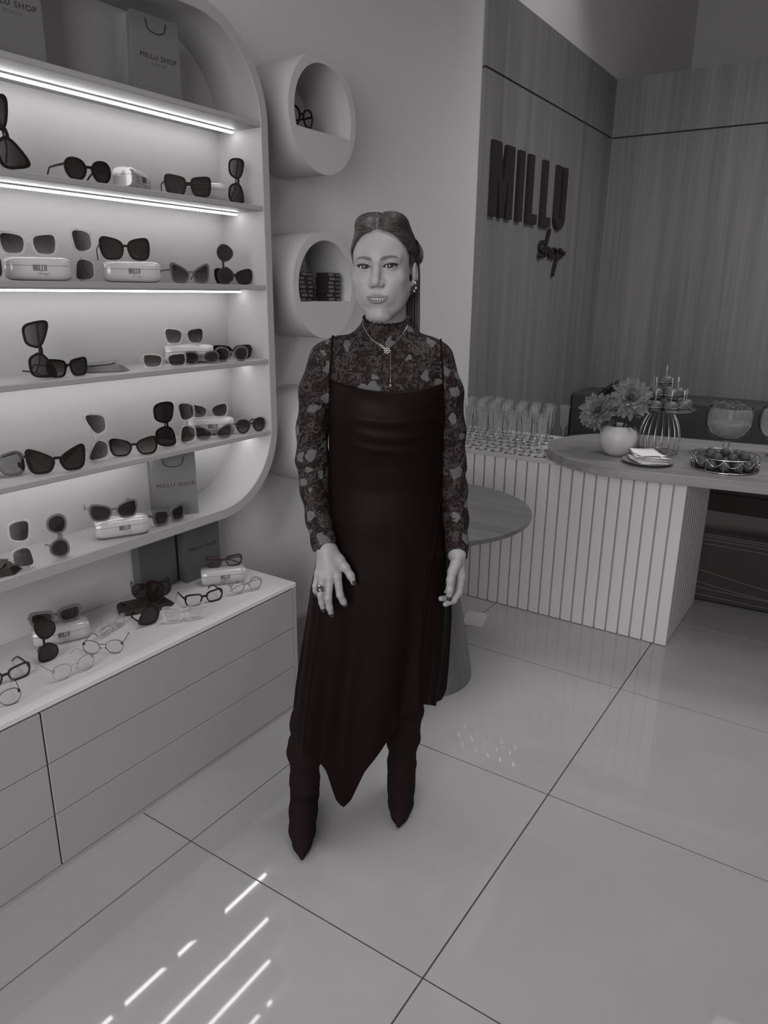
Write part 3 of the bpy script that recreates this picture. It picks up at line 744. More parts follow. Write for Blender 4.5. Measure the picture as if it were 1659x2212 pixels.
# in the topmost round niche
S('N','black eyeglasses inside the topmost round wall niche',2.292,1.895,2.129+.013,4,'panto','fblack','lens_c',sc=1.12)
tr = thing('display_tray', 'small dark tray under the eyeglasses in the topmost niche', 'tray', (2.300,1.935,2.1292))
bevel(MB().box(-.080,.085,-.045,.085,0,.0125).build('tray', 'pouch', tr), .003, 2)

# ---------------------------------------------------------------- boxes in the middle niche
boxm = MB().box(-.044,.044,-.026,.026,0,.0152).mesh('body', 'boxdark')
lab = MB().box(.0,.034,-.0263,-.0260,.003,.0125).mesh('printed_patch', 'boxgrey'); lab2 = MB().box(.0,.022,-.0263,-.0260,.0035,.009).mesh('printed_patch', 'boxgrey')
ordn = ['bottom','second','third','fourth','fifth','sixth','topmost']
for nm, bx in (('left', 2.262), ('right', 2.440)):
    for k in range(7):
        t = thing('lens_box', f'{ordn[k]} small dark box of the {nm} stack in the middle niche', 'box', (bx+random.uniform(-.004,.006), 1.898+random.uniform(-.003,.003), 1.5282+k*.0156), random.uniform(-.06,.06), 'small boxes in the middle niche')
        piece('body', boxm, t); piece('printed_patch', lab, t, (random.uniform(-.040,-.018),0,0)); piece('printed_patch', lab2, t, (.020,0,0))
cd = thing('price_card', 'small printed card leaning behind the left box stack in the middle niche', 'card', (2.335, 1.957, 1.5285), -.1)
MB().box(-.035,.035,0,.001,0,.175).build('card', 'paper', cd)
for k, tx in enumerate(('TO','BU')):
    o = piece('lettering', text_mesh(tx, .026, 'print', .001, .9), cd, (-.006, -.0006,   .156-.022*k)); o.rotation_euler = (PI/2,0,0)

# ================================================================ CHAMPAGNE FLUTES ON THE COUNTER
prof_o = [(0,.0),(.030,.0),(.031,.0015),(.012,.004),(.0042,.010),(.0038,.045),(.0052,.058),(.013,.072),(.0215,.092),(.0245,.125),(.0262,.165),(.0290,.186)]
prof_i = [(.0280,.186),(.0252,.165),(.0236,.125),(.0206,.094),(.012,.076),(0,.068)]
fl_foot = MB().lathe([(0,0),(.030,0),(.031,.0015),(.012,.004),(.0042,.010),(.0038,.045),(.0052,.058),(.010,.068),(0,.069)], n=20).mesh('foot', 'glass_solid', True) if False else None
MT['glass_solid'] = thin_glass('crystal stem', 0.93, 0.22, 0.95, 0.10)
fl_foot = MB().lathe([(0,0),(.030,0),(.031,.0015),(.012,.004),(.0042,.010),(.0038,.045),(.0052,.056),(.010,.064),(0,.066)], n=20).mesh('foot', 'glass_solid', True)
fl_bowl = MB().lathe([(.006,.0640),(.0150,.072),(.0225,.085),(.0250,.105),(.0256,.140),(.0268,.166),(.0298,.187),(.0304,.1878),(.0298,.1884),(.0291,.187)], n=28).mesh('bowl', 'glass', True)
rows_ = [(3.325, 1.290, 1.86), (3.405, 1.31, 1.88), (3.485, 1.345, 1.90), (3.565, 1.385, 1.92), (3.645, 1.385, 1.93), (3.725, 1.365, 1.94), (3.805, 1.355, 1.95), (3.866, 1.40, 1.95)]
placed = []
for r_, (x, ya, yb) in enumerate(rows_):
    y = ya + (0.035 if r_ % 2 else 0); k = 0
    rn = ['front','second','third','fourth','fifth','sixth','seventh','rearmost'][r_]
    while y < yb:
        px, py = x+random.uniform(-.005,.005), y+random.uniform(-.006,.006)
        if all(math.hypot(px-a, py-b) > .064 for a,b in placed):
            placed.append((px,py))
            t = thing('champagne_flute', f'empty stemmed glass on the white counter, {rn} row, {ORD[k]} from the wood worktop', 'glass', (px, py, .8008), random.uniform(0,6), 'stemmed glasses on the counter')
            piece('foot', fl_foot, t); piece('bowl', fl_bowl, t); k += 1
        y += 0.077 + random.uniform(0,.006)

ZT = 0.8455
# ================================================================ VASE WITH FLOWERS
vs_ = thing('flower_vase', 'round white ceramic vase with silk flowers on the worktop', 'vase', (3.400, .938, ZT))
MB().lathe([(0,0),(.045,0),(.066,.018),(.084,.055),(.088,.085),(.082,.115),(.070,.138),(.066,.140),(.064,.136),(.076,.112),(.080,.085),(.0,.060)], n=48).build('pot', 'ceramic', vs_, smooth=True, angle=60)
MB().lathe([(0,.118),(.072,.118),(.072,.112),(0,.112)], n=24).build('soil', 'sofa', vs_)
def dahlia(parent, c, nrm, R, m):
    """ruffled flower head: rings of cupped petals, each ring steeper towards the centre"""
    nrm = Vector(nrm).normalized(); q = nrm.to_track_quat('Z','Y').to_matrix().to_4x4(); q.translation = Vector(c)
    hd = MB().ball((0,0,0), R*.16, 10, 6).xf(q).build('flower_head', 'leaf', parent)
    for ring, (n, ln, el, off) in enumerate(((17,1.0,-10,0),(16,.95,8,.3),(14,.84,26,.1),(11,.66,46,.4),(8,.46,66,.2))):
        for i in range(n):
            a = 2*PI*(i+off)/n + random.uniform(-.12,.12); L = R*ln*random.uniform(.9,1.08); w = R*.175*random.uniform(.9,1.15)
            e = math.radians(el+random.uniform(-9,9)); G = []
            for u in np.linspace(0,1,6):
                wu = w*(math.sin(PI*min(1,u*.80+.12))**.7)*(1 if u<1 else .55)
                row = []
                for v in (-1,-.5,0,.5,1):
                    x = R*.10 + L*u*math.cos(e) ; z = L*u*math.sin(e) - .12*L*u*u + .22*w*v*v*(1-.3*u) + .05*L*u*u*math.sin(3*a+5*v)
                    row.append((x, v*wu, z))
                G.append(row)
            mb = MB().grid(G); mb.xf(q @ Matrix.Rotation(a,4,'Z'))
            mb.build('petal', m, hd, smooth=True)
dahlia(vs_, (-.030,.100,.205), (-.75,.10,.35), .088, 'petal')
dahlia(vs_, (-.020,-.045,.275), (-.75,-.30,.45), .092, 'petal')
dahlia(vs_, (.055,.075,.285), (-.1,.5,.8), .075, 'petal_d')
for (a,b) in (((0,.01,.11),(-.03,.09,.19)),((.01,-.01,.11),(-.01,-.06,.28)),((.02,.02,.11),(.055,.075,.28)),((.0,-.02,.11),(-.05,-.09,.17))):
    m_ = ((Vector(a)+Vector(b))/2 + Vector((.01,0,.02)))
    MB().tube([a, m_, b], .0035, 6).build('stem', 'leaf', vs_, smooth=True)
def leaf(parent, c, d, L, w, m='leaf'):
    d = Vector(d).normalized(); s_ = d.cross(Vector((0,0,1))).normalized(); n_ = s_.cross(d); G = []
    for u in np.linspace(0,1,7):
        wu = w*math.sin(PI*min(.999,u*.93+.05)); p = Vector(c) + d*L*u - Vector((0,0,1))*(.35*L*u*u)
        G.append([tuple(p + s_*wu*v + n_*(.25*wu*abs(v))) for v in (-1,-.5,0,.5,1)])
    MB().grid(G).build('leaf', m, parent, smooth=True)
for c,d,L,w in (((-.01,-.05,.19),(-.6,-.5,.3),.10,.022),((.0,.0,.18),(-.7,.1,.1),.10,.02),((.02,.04,.24),(.1,.8,.7),.12,.026),((.0,.0,.26),(-.2,.3,.9),.11,.024),((-.02,-.02,.16),(-.5,-.8,.0),.09,.02),((.03,.03,.25),(.3,.3,.9),.13,.026),((-.02,.02,.17),(-.8,.4,-.1),.08,.018)):
    leaf(vs_, c, d, L, w)

# ================================================================ CAGE STAND WITH SMALL BURGERS
st_ = thing('cake_stand', 'metal cage cake stand carrying the small burgers', 'stand', (3.575, .795, ZT))
HS = .205
MB().lathe([(0,HS),(.136,HS),(.147,HS+.010),(.145,HS+.011),(.134,HS+.003),(0,HS+.003)], n=56).build('plate', 'gold', st_, smooth=True, angle=50)
ringp = lambda r,z,n=40: [(r*math.cos(2*PI*i/n), r*math.sin(2*PI*i/n), z) for i in range(n+1)]
MB().tube(ringp(.090,.0030), .0022, 6, False).build('base_ring', 'gold', st_, smooth=True)
for i in range(18):
    a = 2*PI*i/18
    pr = [(.090,.003),(.0945,.04),(.093,.08),(.086,.12),(.074,.155),(.058,.185),(.045,.2045)]
    MB().tube([(r*math.cos(a), r*math.sin(a), z) for r,z in pr], .0017, 6).build('cage_wire', 'gold', st_, smooth=True)
bun_t = MB().lathe([(0,.037),(.010,.0365),(.020,.034),(.028,.028),(.0325,.019),(.033,.013),(.029,.0105),(0,.0105)][::-1], n=20).mesh('bun_top', 'bun', True, angle=60)
bun_b = MB().lathe([(0,0),(.026,0),(.031,.004),(.031,.010),(0,.010)], n=20).mesh('bun_bottom', 'bun', True, angle=60)
def blob_disc(r, z0, z1, m, nm, wob, seed):
    rr = random.Random(seed); mb = MB(); n = 28
    o = [r*(1+rr.uniform(-wob,wob)) for _ in range(n)]
    P0 = [(o[i]*math.cos(2*PI*i/n), o[i]*math.sin(2*PI*i/n), z0+rr.uniform(-.0015,.0015)) for i in range(n)]
    P1 = [(o[i]*.97*math.cos(2*PI*i/n), o[i]*.97*math.sin(2*PI*i/n), z1+rr.uniform(-.0015,.0015)) for i in range(n)]
    mb.add(P0+P1, [tuple(range(n))[::-1], tuple(range(n,2*n))]+[(i,(i+1)%n,n+(i+1)%n,n+i) for i in range(n)])
    return mb.mesh(nm, m)
fillm = blob_disc(.0315,.017,.0215,'fill','filling',.13,3); patm = blob_disc(.0295,.0095,.0175,'meat','patty',.06,5)
stickm = MB().tube([(0,0,.040),(.002,0,.082)], .0013, 6).box(-.0018,.0062,-.0008,.0008,.078,.100).mesh('pick', 'stick')
def burger(x, y, z, lbl, pick=True):
    t = thing('mini_burger', lbl, 'burger', (3.575+x, .795+y, ZT+z), random.uniform(0,6), 'small burgers on the cage stand')
    piece('bun_bottom', bun_b, t); piece('patty', patm, t); piece('filling', fillm, t)
    o = piece('bun_top', bun_t, t, (0,0,.0115))
    if pick: piece('pick', stickm, t, (0,0,-.004), random.uniform(0,6))
bz = HS+.0038
def by_picture_x(pts): return sorted(pts, key=lambda q: q[0]*.551-q[1]*.834)
for k,(x,y) in enumerate(by_picture_x([(.099*math.cos(2*PI*(i+.3)/9), .099*math.sin(2*PI*(i+.3)/9)) for i in range(9)])):
    burger(x, y, bz, f'small burger with bamboo pick in the lowest ring on the cage stand, {ORD[k]} from left')
burger(0,0,bz,'small burger without pick in the middle of the lowest layer on the cage stand', False)
for k,(x,y) in enumerate(by_picture_x([(.058*math.cos(2*PI*(i+.1)/5), .058*math.sin(2*PI*(i+.1)/5)) for i in range(5)])):
    burger(x, y, bz+.0525, f'small burger with bamboo pick in the second layer on the stand, {ORD[k]} from left')
burger(0,0,bz+.105,'topmost small burger with bamboo pick on the cage stand')

# ================================================================ PLATE OF NAPKINS
pl = thing('side_plate', 'round stoneware plate under the white napkins on the worktop', 'plate', (3.308, .772, ZT))
MB().lathe([(0,0),(.072,0),(.107,.010),(.112,.013),(.111,.015),(.105,.0135),(.075,.005),(0,.005)], n=56).build('plate', 'plate', pl, smooth=True, angle=60)
for k in range(7):
    z = .0085+k*.0056; n = 9; G = []
    s_ = .072; ang = .55+random.uniform(-.18,.18); ofs = (random.uniform(-.010,.010), random.uniform(-.012,.012))
    for i in range(n):
        row = []
        for j in range(n):
            u = (i/(n-1)*2-1)*s_*(1.12); v = (j/(n-1)*2-1)*s_*.78
            zz = .0016*math.sin(i*1.1+k)*math.cos(j*.9+k*2)*(.4+.6*(abs(u)+abs(v))/(2*s_)) + .010*max(0,(abs(u)/s_-.55))*(1 if k>2 else .2)
            # scalloped edge
            sc = 1+.02*(-1)**(i+j)*(i in (0,n-1) or j in (0,n-1))
            u*=sc; v*=sc
            row.append((u*math.cos(ang)-v*math.sin(ang)+ofs[0], u*math.sin(ang)+v*math.cos(ang)+ofs[1], max(zz,0)))
        G.append(row)
    o = MB().grid(G).build('paper_napkin', 'napkin', None, smooth=True); o.location = (3.308,.772,ZT+z)
    sd = o.modifiers.new('thickness','SOLIDIFY'); sd.thickness = .0012; sd.offset = 1
    tag(o, f'white scalloped paper napkin, {["lowest","second","third","fourth","fifth","sixth","topmost"][k]} of the stack on the plate', 'napkin', 'white napkins on the plate')

# ================================================================ GLASS GOBLETS
def goblet(label, x, y, rb=.107, h=.222):
    t = thing('footed_glass_bowl', label, 'bowl', (x,y,ZT))
    MB().lathe([(0,0),(.052,0),(.053,.003),(.022,.010),(.011,.022),(.011,.034),(.016,.040),(.012,.048),(.016,.058),(.020,.063),(0,.066)], n=36).build('foot', 'glass_solid', t, smooth=True, angle=60)
    o = [(.018,.064),(.055,.076),(.088,.102),(.104,.138),(rb,.168),(.103,.200),(.098,h)]
    MB().lathe(o+[(r-.003,z+.001) for r,z in o[::-1]], n=48).build('bowl', 'glass', t, smooth=True, angle=70)
    return t
gb = goblet('footed glass bowl filled with picks and snacks behind the sweets tray', 3.722, .520)
mb = MB(); mb.lathe([(0,.070),(.054,.081),(.085,.106),(.098,.138),(.100,.150),(.06,.158),(0,.160)], n=32)
o = mb.build('snack_fill', 'snack', None, smooth=True); o.location = (3.722,.520,ZT); o['kind'] = 'stuff'
tag(o, 'dark crumbly snack filling the footed glass bowl', 'snack')
rr = random.Random(11); n_p = 0
pk = MB().tube([(0,0,0),(.0,0,.085)], .0016, 5).tube([(-.010,0,.082),(-.004,.004,.088),(.004,-.003,.086),(.010,.001,.091)], .0022, 5).mesh('pick', 'straw')
for i in range(58):
    a = rr.uniform(0,2*PI); r = .090*math.sqrt(rr.random())
    t = bpy.data.objects.new('cocktail_pick', pk); COL.objects.link(t)
    t.location = (3.722+r*math.cos(a)*.93, .520+r*math.sin(a)*.93, ZT+.145+rr.uniform(-.008,.012)); t.rotation_euler = (rr.uniform(-.25,.25), rr.uniform(-.25,.25), rr.uniform(0,6))
    tag(t, 'thin curled pick standing in the footed glass bowl of snacks', 'pick', 'picks in the footed bowl')
g2 = goblet('footed glass bowl of folded napkins cut by the right picture edge', 3.815, .305)
for k in range(5):
    dx = -.064+.030*k; dy = .010*(-1)**k
    G = [[(-.050+.10*v, .003*math.sin(5*v), .0), (-.036+.072*v, .004*math.sin(7*v+1), .045), (-.010+.020*v, .002, .088)] for v in np.linspace(0,1,5)]
    o = MB().grid(G).build('folded_napkin', 'napkin', None, smooth=True)
    # fan of triangles, one behind the other
    o.location = (3.815+(k-2)*(.021*.83+.012*.55), .305+(k-2)*(.021*.56-.012*.83), ZT+.172); o.rotation_euler = (0, .10*(k-2), -.98)
    sd = o.modifiers.new('thickness','SOLIDIFY'); sd.thickness = .004
    tag(o, f'folded white napkin standing in the right footed bowl, {ORD[k]} from the front', 'napkin', 'folded napkins in the right bowl')

# ================================================================ WIRE TRAY OF SWEETS
ty = thing('wire_tray', 'round polished wire tray with scalloped rail full of chocolate balls', 'tray', (3.405, .470, ZT))
RT = .137
MB().lathe([(0,.002),(RT,.002),(RT,.004),(0,.004)], n=48).build('tray_floor', 'boxdark', ty)
for z in (.0035, .058): MB().tube(ringp(RT, z, 56), .0026, 6, False).build('rail', 'gold', ty, smooth=True)
for i in range(12):
    a = 2*PI*i/12+.12
    MB().tube([(RT*math.cos(a),RT*math.sin(a),.0035),(RT*math.cos(a),RT*math.sin(a),.058)], .0016, 6).build('post', 'gold', ty)
    P = []
    for u in np.linspace(0,1,11):
        b = a+2*PI/12*u; P.append((RT*math.cos(b), RT*math.sin(b), .054-.026*math.sin(PI*u)))
    MB().tube(P, .0020, 6).build('swag', 'gold', ty, smooth=True)
ballm = MB().ball((0,0,0), .0215, 14, 10, (1,1,.92)); rr = random.Random(3)
ballm.v = [tuple(Vector(p)*(1+rr.uniform(-.035,.035))) for p in ballm.v]; bm_ = ballm.mesh('chocolate_ball', 'sweet', True)
cup = MB().lathe([(.010,0),(.017,0),(.0245,.016),(.024,.0165),(.0165,.0008),(.010,.0008)], n=18).mesh('paper_cup', 'paper_cup', True)  if False else None
pts = [(0,0)] + [(.052*math.cos(2*PI*i/6), .052*math.sin(2*PI*i/6)) for i in range(6)] + [(.104*math.cos(2*PI*(i+.3)/12), .104*math.sin(2*PI*(i+.3)/12)) for i in range(12)]
for k,(x,y) in enumerate(by_picture_x(pts)):
    o = bpy.data.objects.new('chocolate_ball', bm_); COL.objects.link(o); o.location = (3.405+x, .470+y, ZT+.0245); o.rotation_euler = (rr.uniform(0,6),)*3
    tag(o, 'chocolate ball in the lower layer of the wire tray, ' + (ORD+['fifteenth','sixteenth','seventeenth','eighteenth','nineteenth'])[k] + ' from left', 'sweet', 'chocolate balls in the wire tray')
for k,(x,y) in enumerate(by_picture_x([((.078 if i%2 else .062)*math.cos(2*PI*(i+.2)/7), (.078 if i%2 else .062)*math.sin(2*PI*(i+.2)/7)) for i in range(7)])):
    o = bpy.data.objects.new('chocolate_ball', bm_); COL.objects.link(o); o.location = (3.405+x, .470+y, ZT+.0565); o.rotation_euler = (rr.uniform(0,6),)*3
    tag(o, f'chocolate ball in the upper layer of the wire tray, {ORD[k]} from left', 'sweet', 'upper chocolate balls in the wire tray')
# ================================================================ sticker remains on the floor
G = [[(i*.027-.08+random.uniform(-.004,.004), j*.022-.055+random.uniform(-.006,.006), .0006) for j in range(6)] for i in range(7)]
o = MB().grid(G).build('floor_sticker', 'tape', None); o.location = (3.03,1.45,.0005); o.rotation_euler = (0,0,.2)
sd = o.modifiers.new('thickness','SOLIDIFY'); sd.thickness = .0008; sd.offset = 1
tag(o, 'scraped pale sticker remains on the floor tile by the fluted counter', 'sticker')

# ================================================================ THE WOMAN
# local frame: x = picture right, y = away from the camera, z = up
PX, PY = 1.572, 1.032
PRZ = math.atan2(-0.834, 0.551)
f32 = np.float32
def sdf_grid(lo, hi, h):
    ax = [np.arange(lo[k], hi[k]+h, h, dtype=f32) for k in range(3)]
    return ax, np.meshgrid(*ax, indexing='ij', sparse=True)
def smin(a, b, k):
    h = np.maximum(k-np.abs(a-b), 0)/k
    return np.minimum(a, b) - h*h*k*f32(.25)
def smax(a, b, k): return -smin(-a, -b, k)
def sph(P, c, r): return np.sqrt((P[0]-c[0])**2+(P[1]-c[1])**2+(P[2]-c[2])**2) - f32(r)
def ell(P, c, r):
    x=(P[0]-c[0]); y=(P[1]-c[1]); z=(P[2]-c[2])
    k0 = np.sqrt((x/r[0])**2+(y/r[1])**2+(z/r[2])**2); k1 = np.sqrt((x/r[0]**2)**2+(y/r[1]**2)**2+(z/r[2]**2)**2)
    return k0*(k0-1)/np.maximum(k1, 1e-6)
def cap(P, a, b, ra, rb=None):
    rb = ra if rb is None else rb
    a = np.array(a, f32); b = np.array(b, f32); d = b-a; L2 = float(d@d)
    x=P[0]-a[0]; y=P[1]-a[1]; z=P[2]-a[2]
    t = np.clip((x*d[0]+y*d[1]+z*d[2])/f32(L2), 0, 1)
    return np.sqrt((x-t*d[0])**2+(y-t*d[1])**2+(z-t*d[2])**2) - (f32(ra)+t*f32(rb-ra))
def chain(P, pts, k=.006):
    """pts: list of (x,y,z,r)"""
    d = None
    for p,q in zip(pts[:-1], pts[1:]):
        c = cap(P, p[:3], q[:3], p[3], q[3]); d = c if d is None else smin(d, c, f32(k))
    return d
def surface_nets(ax, D):
    """naive surface nets, returns verts (N,3) and quads (M,4)"""
    D = D.astype(f32); s = D < 0; nx,ny,nz = D.shape
    c = np.zeros((nx-1,ny-1,nz-1), np.int16)
    offs = [(i,j,k) for i in (0,1) for j in (0,1) for k in (0,1)]
    for i,j,k in offs: c += s[i:nx-1+i, j:ny-1+j, k:nz-1+k]
    act = (c > 0) & (c < 8); idx = np.argwhere(act); n = len(idx)
    num = -np.ones(act.shape, np.int32); num[act] = np.arange(n)
    acc = np.zeros((n,3), f32); cnt = np.zeros(n, f32)
    for a in range(8):
        for b in range(a+1, 8):
            oa, ob = offs[a], offs[b]
            if sum(abs(oa[q]-ob[q]) for q in range(3)) != 1: continue
            da = D[idx[:,0]+oa[0], idx[:,1]+oa[1], idx[:,2]+oa[2]]; db = D[idx[:,0]+ob[0], idx[:,1]+ob[1], idx[:,2]+ob[2]]
            m = (da < 0) != (db < 0); t = np.where(m, da/np.where(m, da-db, 1), 0)[:,None]
            p = np.array(oa, f32) + t*(np.array(ob, f32)-np.array(oa, f32))
            acc += np.where(m[:,None], p, 0); cnt += m
    h = ax[0][1]-ax[0][0]
    V = (idx + acc/cnt[:,None])*h + np.array([ax[0][0],ax[1][0],ax[2][0]])
    Q = []
    for d in range(3):
        sl0 = [slice(None)]*3; sl1 = [slice(None)]*3
        sl0[d] = slice(0,-1); sl1[d] = slice(1,None)
        e = s[tuple(sl0)] != s[tuple(sl1)]
        u, v = (d+1)%3, (d+2)%3
        E = np.argwhere(e); ok = (E[:,u]>0)&(E[:,v]>0)&(E[:,u]<D.shape[u]-1)&(E[:,v]<D.shape[v]-1); E = E[ok]
        ins = s[E[:,0],E[:,1],E[:,2]]
        du = np.zeros(3,int); du[u]=1; dv = np.zeros(3,int); dv[v]=1
        g_ = lambda X: num[X[:,0],X[:,1],X[:,2]]
        q = np.stack([g_(E-du-dv), g_(E-dv), g_(E), g_(E-du)], 1)
        q[~ins] = q[~ins][:,::-1]
        Q.append(q)
    return V, np.concatenate(Q)
def np_mesh(name, V, Q, m, smooth=True, masks=None):
    me = bpy.data.meshes.new(name)
    me.vertices.add(len(V)); me.vertices.foreach_set('co', np.asarray(V, f32).ravel())
    me.loops.add(Q.size); me.loops.foreach_set('vertex_index', Q.astype(np.int32).ravel())
    me.polygons.add(len(Q)); me.polygons.foreach_set('loop_start', np.arange(0, Q.size, 4, dtype=np.int32)); me.polygons.foreach_set('loop_total', np.full(len(Q), 4, np.int32))
    me.update(calc_edges=True)
    if smooth: me.polygons.foreach_set('use_smooth', np.ones(len(Q), bool))
    if masks is not None:
        at = me.color_attributes.new('mask', 'FLOAT_COLOR', 'POINT')
        at.data.foreach_set('color', np.concatenate([masks, np.ones((len(V),4-masks.shape[1]))], 1).astype(f32).ravel())
    me.materials.append(MT[m] if isinstance(m, str) else m)
    me.validate(); return me
def relax(V, Q, it=2, lam=.5):
    n = len(V); V = V.astype(np.float64)
    a = Q.ravel(); b = np.roll(Q, -1, 1).ravel()
    deg = np.bincount(a, minlength=n) + np.bincount(b, minlength=n)
    for _ in range(it):
        S = np.zeros_like(V)
        for k in range(3): S[:,k] = np.bincount(a, V[b,k], n) + np.bincount(b, V[a,k], n)
        V = V + lam*(S/np.maximum(deg,1)[:,None]-V)
    return V

# ---------------------------------------------------------------- skin, cloth and hair materials
def skin_mat():
    m, nt, b = new_mat('skin'); N = nt.nodes; L = nt.links
    at = N.new('ShaderNodeVertexColor'); at.layer_name = 'mask'
    sp = N.new('ShaderNodeSeparateColor'); L.new(at.outputs['Color'], sp.inputs[0])
    tc = N.new('ShaderNodeTexCoord'); nz = N.new('ShaderNodeTexNoise'); nz.inputs['Scale'].default_value = 45; nz.inputs['Detail'].default_value = 5
    L.new(tc.outputs['Object'], nz.inputs['Vector'])
    mr = N.new('ShaderNodeMapRange'); mr.inputs[1].default_value = .3; mr.inputs[2].default_value = .7; mr.inputs[3].default_value = .95; mr.inputs[4].default_value = 1.05
    L.new(nz.outputs['Fac'], mr.inputs[0])
    m0 = N.new('ShaderNodeMix'); m0.data_type='RGBA'; m0.blend_type='MULTIPLY'; m0.inputs[0].default_value=1; m0.inputs[6].default_value=g(.265); L.new(mr.outputs[0], m0.inputs[7])
    prev = m0.outputs[2]
    for ch, col in (('Red', g(.150)), ('Green', (.030,.020,.021,1)), ('Blue', g(.085))):
        mx = N.new('ShaderNodeMix'); mx.data_type='RGBA'; L.new(sp.outputs[ch], mx.inputs[0]); L.new(prev, mx.inputs[6]); mx.inputs[7].default_value = col; prev = mx.outputs[2]
    L.new(prev, b.inputs['Base Color'])
    b.inputs['Roughness'].default_value = .48; b.inputs['Specular IOR Level'].default_value = .4
    b.inputs['Subsurface Weight'].default_value = .12; b.inputs['Subsurface Radius'].default_value = (.004,.004,.004); b.inputs['Subsurface Scale'].default_value = 1.0
    bp = N.new('ShaderNodeBump'); bp.inputs['Strength'].default_value=.06; bp.inputs['Distance'].default_value=.001
    n2 = N.new('ShaderNodeTexNoise'); n2.inputs['Scale'].default_value=420; L.new(tc.outputs['Object'], n2.inputs['Vector']); L.new(n2.outputs['Fac'], bp.inputs['Height']); L.new(bp.outputs['Normal'], b.inputs['Normal'])
    return m
MT['skin'] = skin_mat()
def lace_mat():
    """black floral lace: opaque flowers and cords over a fine net that lets the skin show"""
    m, nt, b = new_mat('floral lace'); N = nt.nodes; L = nt.links
    tc = N.new('ShaderNodeTexCoord')
    def math_(op, a, b_=None, c=None):
        n = N.new('ShaderNodeMath'); n.operation = op
        for i,x in enumerate((a,b_,c)):
            if x is None: continue
            if isinstance(x,(int,float)): n.inputs[i].default_value = x
            else: L.new(x, n.inputs[i])
        return n.outputs[0]
    warp = N.new('ShaderNodeTexNoise'); warp.inputs['Scale'].default_value = 38; warp.inputs['Detail'].default_value = 3
    L.new(tc.outputs['Object'], warp.inputs['Vector'])
    va = N.new('ShaderNodeVectorMath'); va.operation='SCALE'; L.new(warp.outputs['Color'], va.inputs[0]); va.inputs[3].default_value = .034
    vb = N.new('ShaderNodeVectorMath'); vb.operation='ADD'; L.new(tc.outputs['Object'], vb.inputs[0]); L.new(va.outputs[0], vb.inputs[1])
    # large open flowers (stippled grey)
    v1 = N.new('ShaderNodeTexVoronoi'); v1.inputs['Scale'].default_value = 24; L.new(vb.outputs[0], v1.inputs['Vector'])
    flower = math_('LESS_THAN', v1.outputs['Distance'], .36)
    pick = N.new('ShaderNodeSeparateColor'); L.new(v1.outputs['Color'], pick.inputs[0])
    flower = math_('MULTIPLY', flower, math_('GREATER_THAN', pick.outputs[0], .40))
    net = N.new('ShaderNodeTexVoronoi'); net.inputs['Scale'].default_value = 520; L.new(tc.outputs['Object'], net.inputs['Vector'])
    stip = math_('MULTIPLY', flower, math_('MULTIPLY_ADD', net.outputs['Distance'], 1.1, .25))
    # winding leaves and cords: edges of a finer voronoi, and thin noise contours
    n3 = N.new('ShaderNodeTexNoise'); n3.inputs['Scale'].default_value = 125; n3.inputs['Detail'].default_value = 5; n3.inputs['Roughness'].default_value = .6; L.new(vb.outputs[0], n3.inputs['Vector'])
    band = math_('LESS_THAN', math_('ABSOLUTE', math_('SUBTRACT', n3.outputs['Fac'], .52)), .012)
    n4 = N.new('ShaderNodeTexNoise'); n4.inputs['Scale'].default_value = 34; n4.inputs['Detail'].default_value = 2; L.new(tc.outputs['Object'], n4.inputs['Vector'])
    zone = math_('GREATER_THAN', n4.outputs['Fac'], .50)
    cords = math_('MULTIPLY', band, zone)
    v2 = N.new('ShaderNodeTexVoronoi'); v2.inputs['Scale'].default_value = 58; L.new(vb.outputs[0], v2.inputs['Vector'])
    sheer = math_('MULTIPLY', math_('GREATER_THAN', n3.outputs['Fac'], .53), math_('MULTIPLY_ADD', v2.outputs['Distance'], .55, .10))
    specks = math_('MULTIPLY', math_('LESS_THAN', v2.outputs['Distance'], .13), math_('GREATER_THAN', n4.outputs['Fac'], .56))
    open_ = math_('MAXIMUM', stip, math_('MAXIMUM', math_('MULTIPLY', cords, .95), math_('MAXIMUM', math_('MULTIPLY', sheer, .42), math_('MULTIPLY', specks, .9))))
    mx = N.new('ShaderNodeMix'); mx.data_type='RGBA'; L.new(open_, mx.inputs[0])
    mx.inputs[6].default_value = (.0105,.0044,.0053,1); mx.inputs[7].default_value = g(.115)
    L.new(mx.outputs[2], b.inputs['Base Color']); b.inputs['Roughness'].default_value = .75; b.inputs['Specular IOR Level'].default_value=.15
    bp = N.new('ShaderNodeBump'); bp.inputs['Strength'].default_value=.35; bp.inputs['Distance'].default_value=.0015; bp.invert = True
    L.new(open_, bp.inputs['Height']); L.new(bp.outputs['Normal'], b.inputs['Normal'])
    return m
MT['lace'] = lace_mat()
MT['satin'] = mat('black satin crepe', .012, .52, spec=.09, col=(.0058,.0018,.0023,1))
MT['suede'] = mat('dark suede', .01, .85, spec=.15, col=(.0105,.0048,.0056,1), bump=.12, bscale=500)
MT['eye_white'] = None
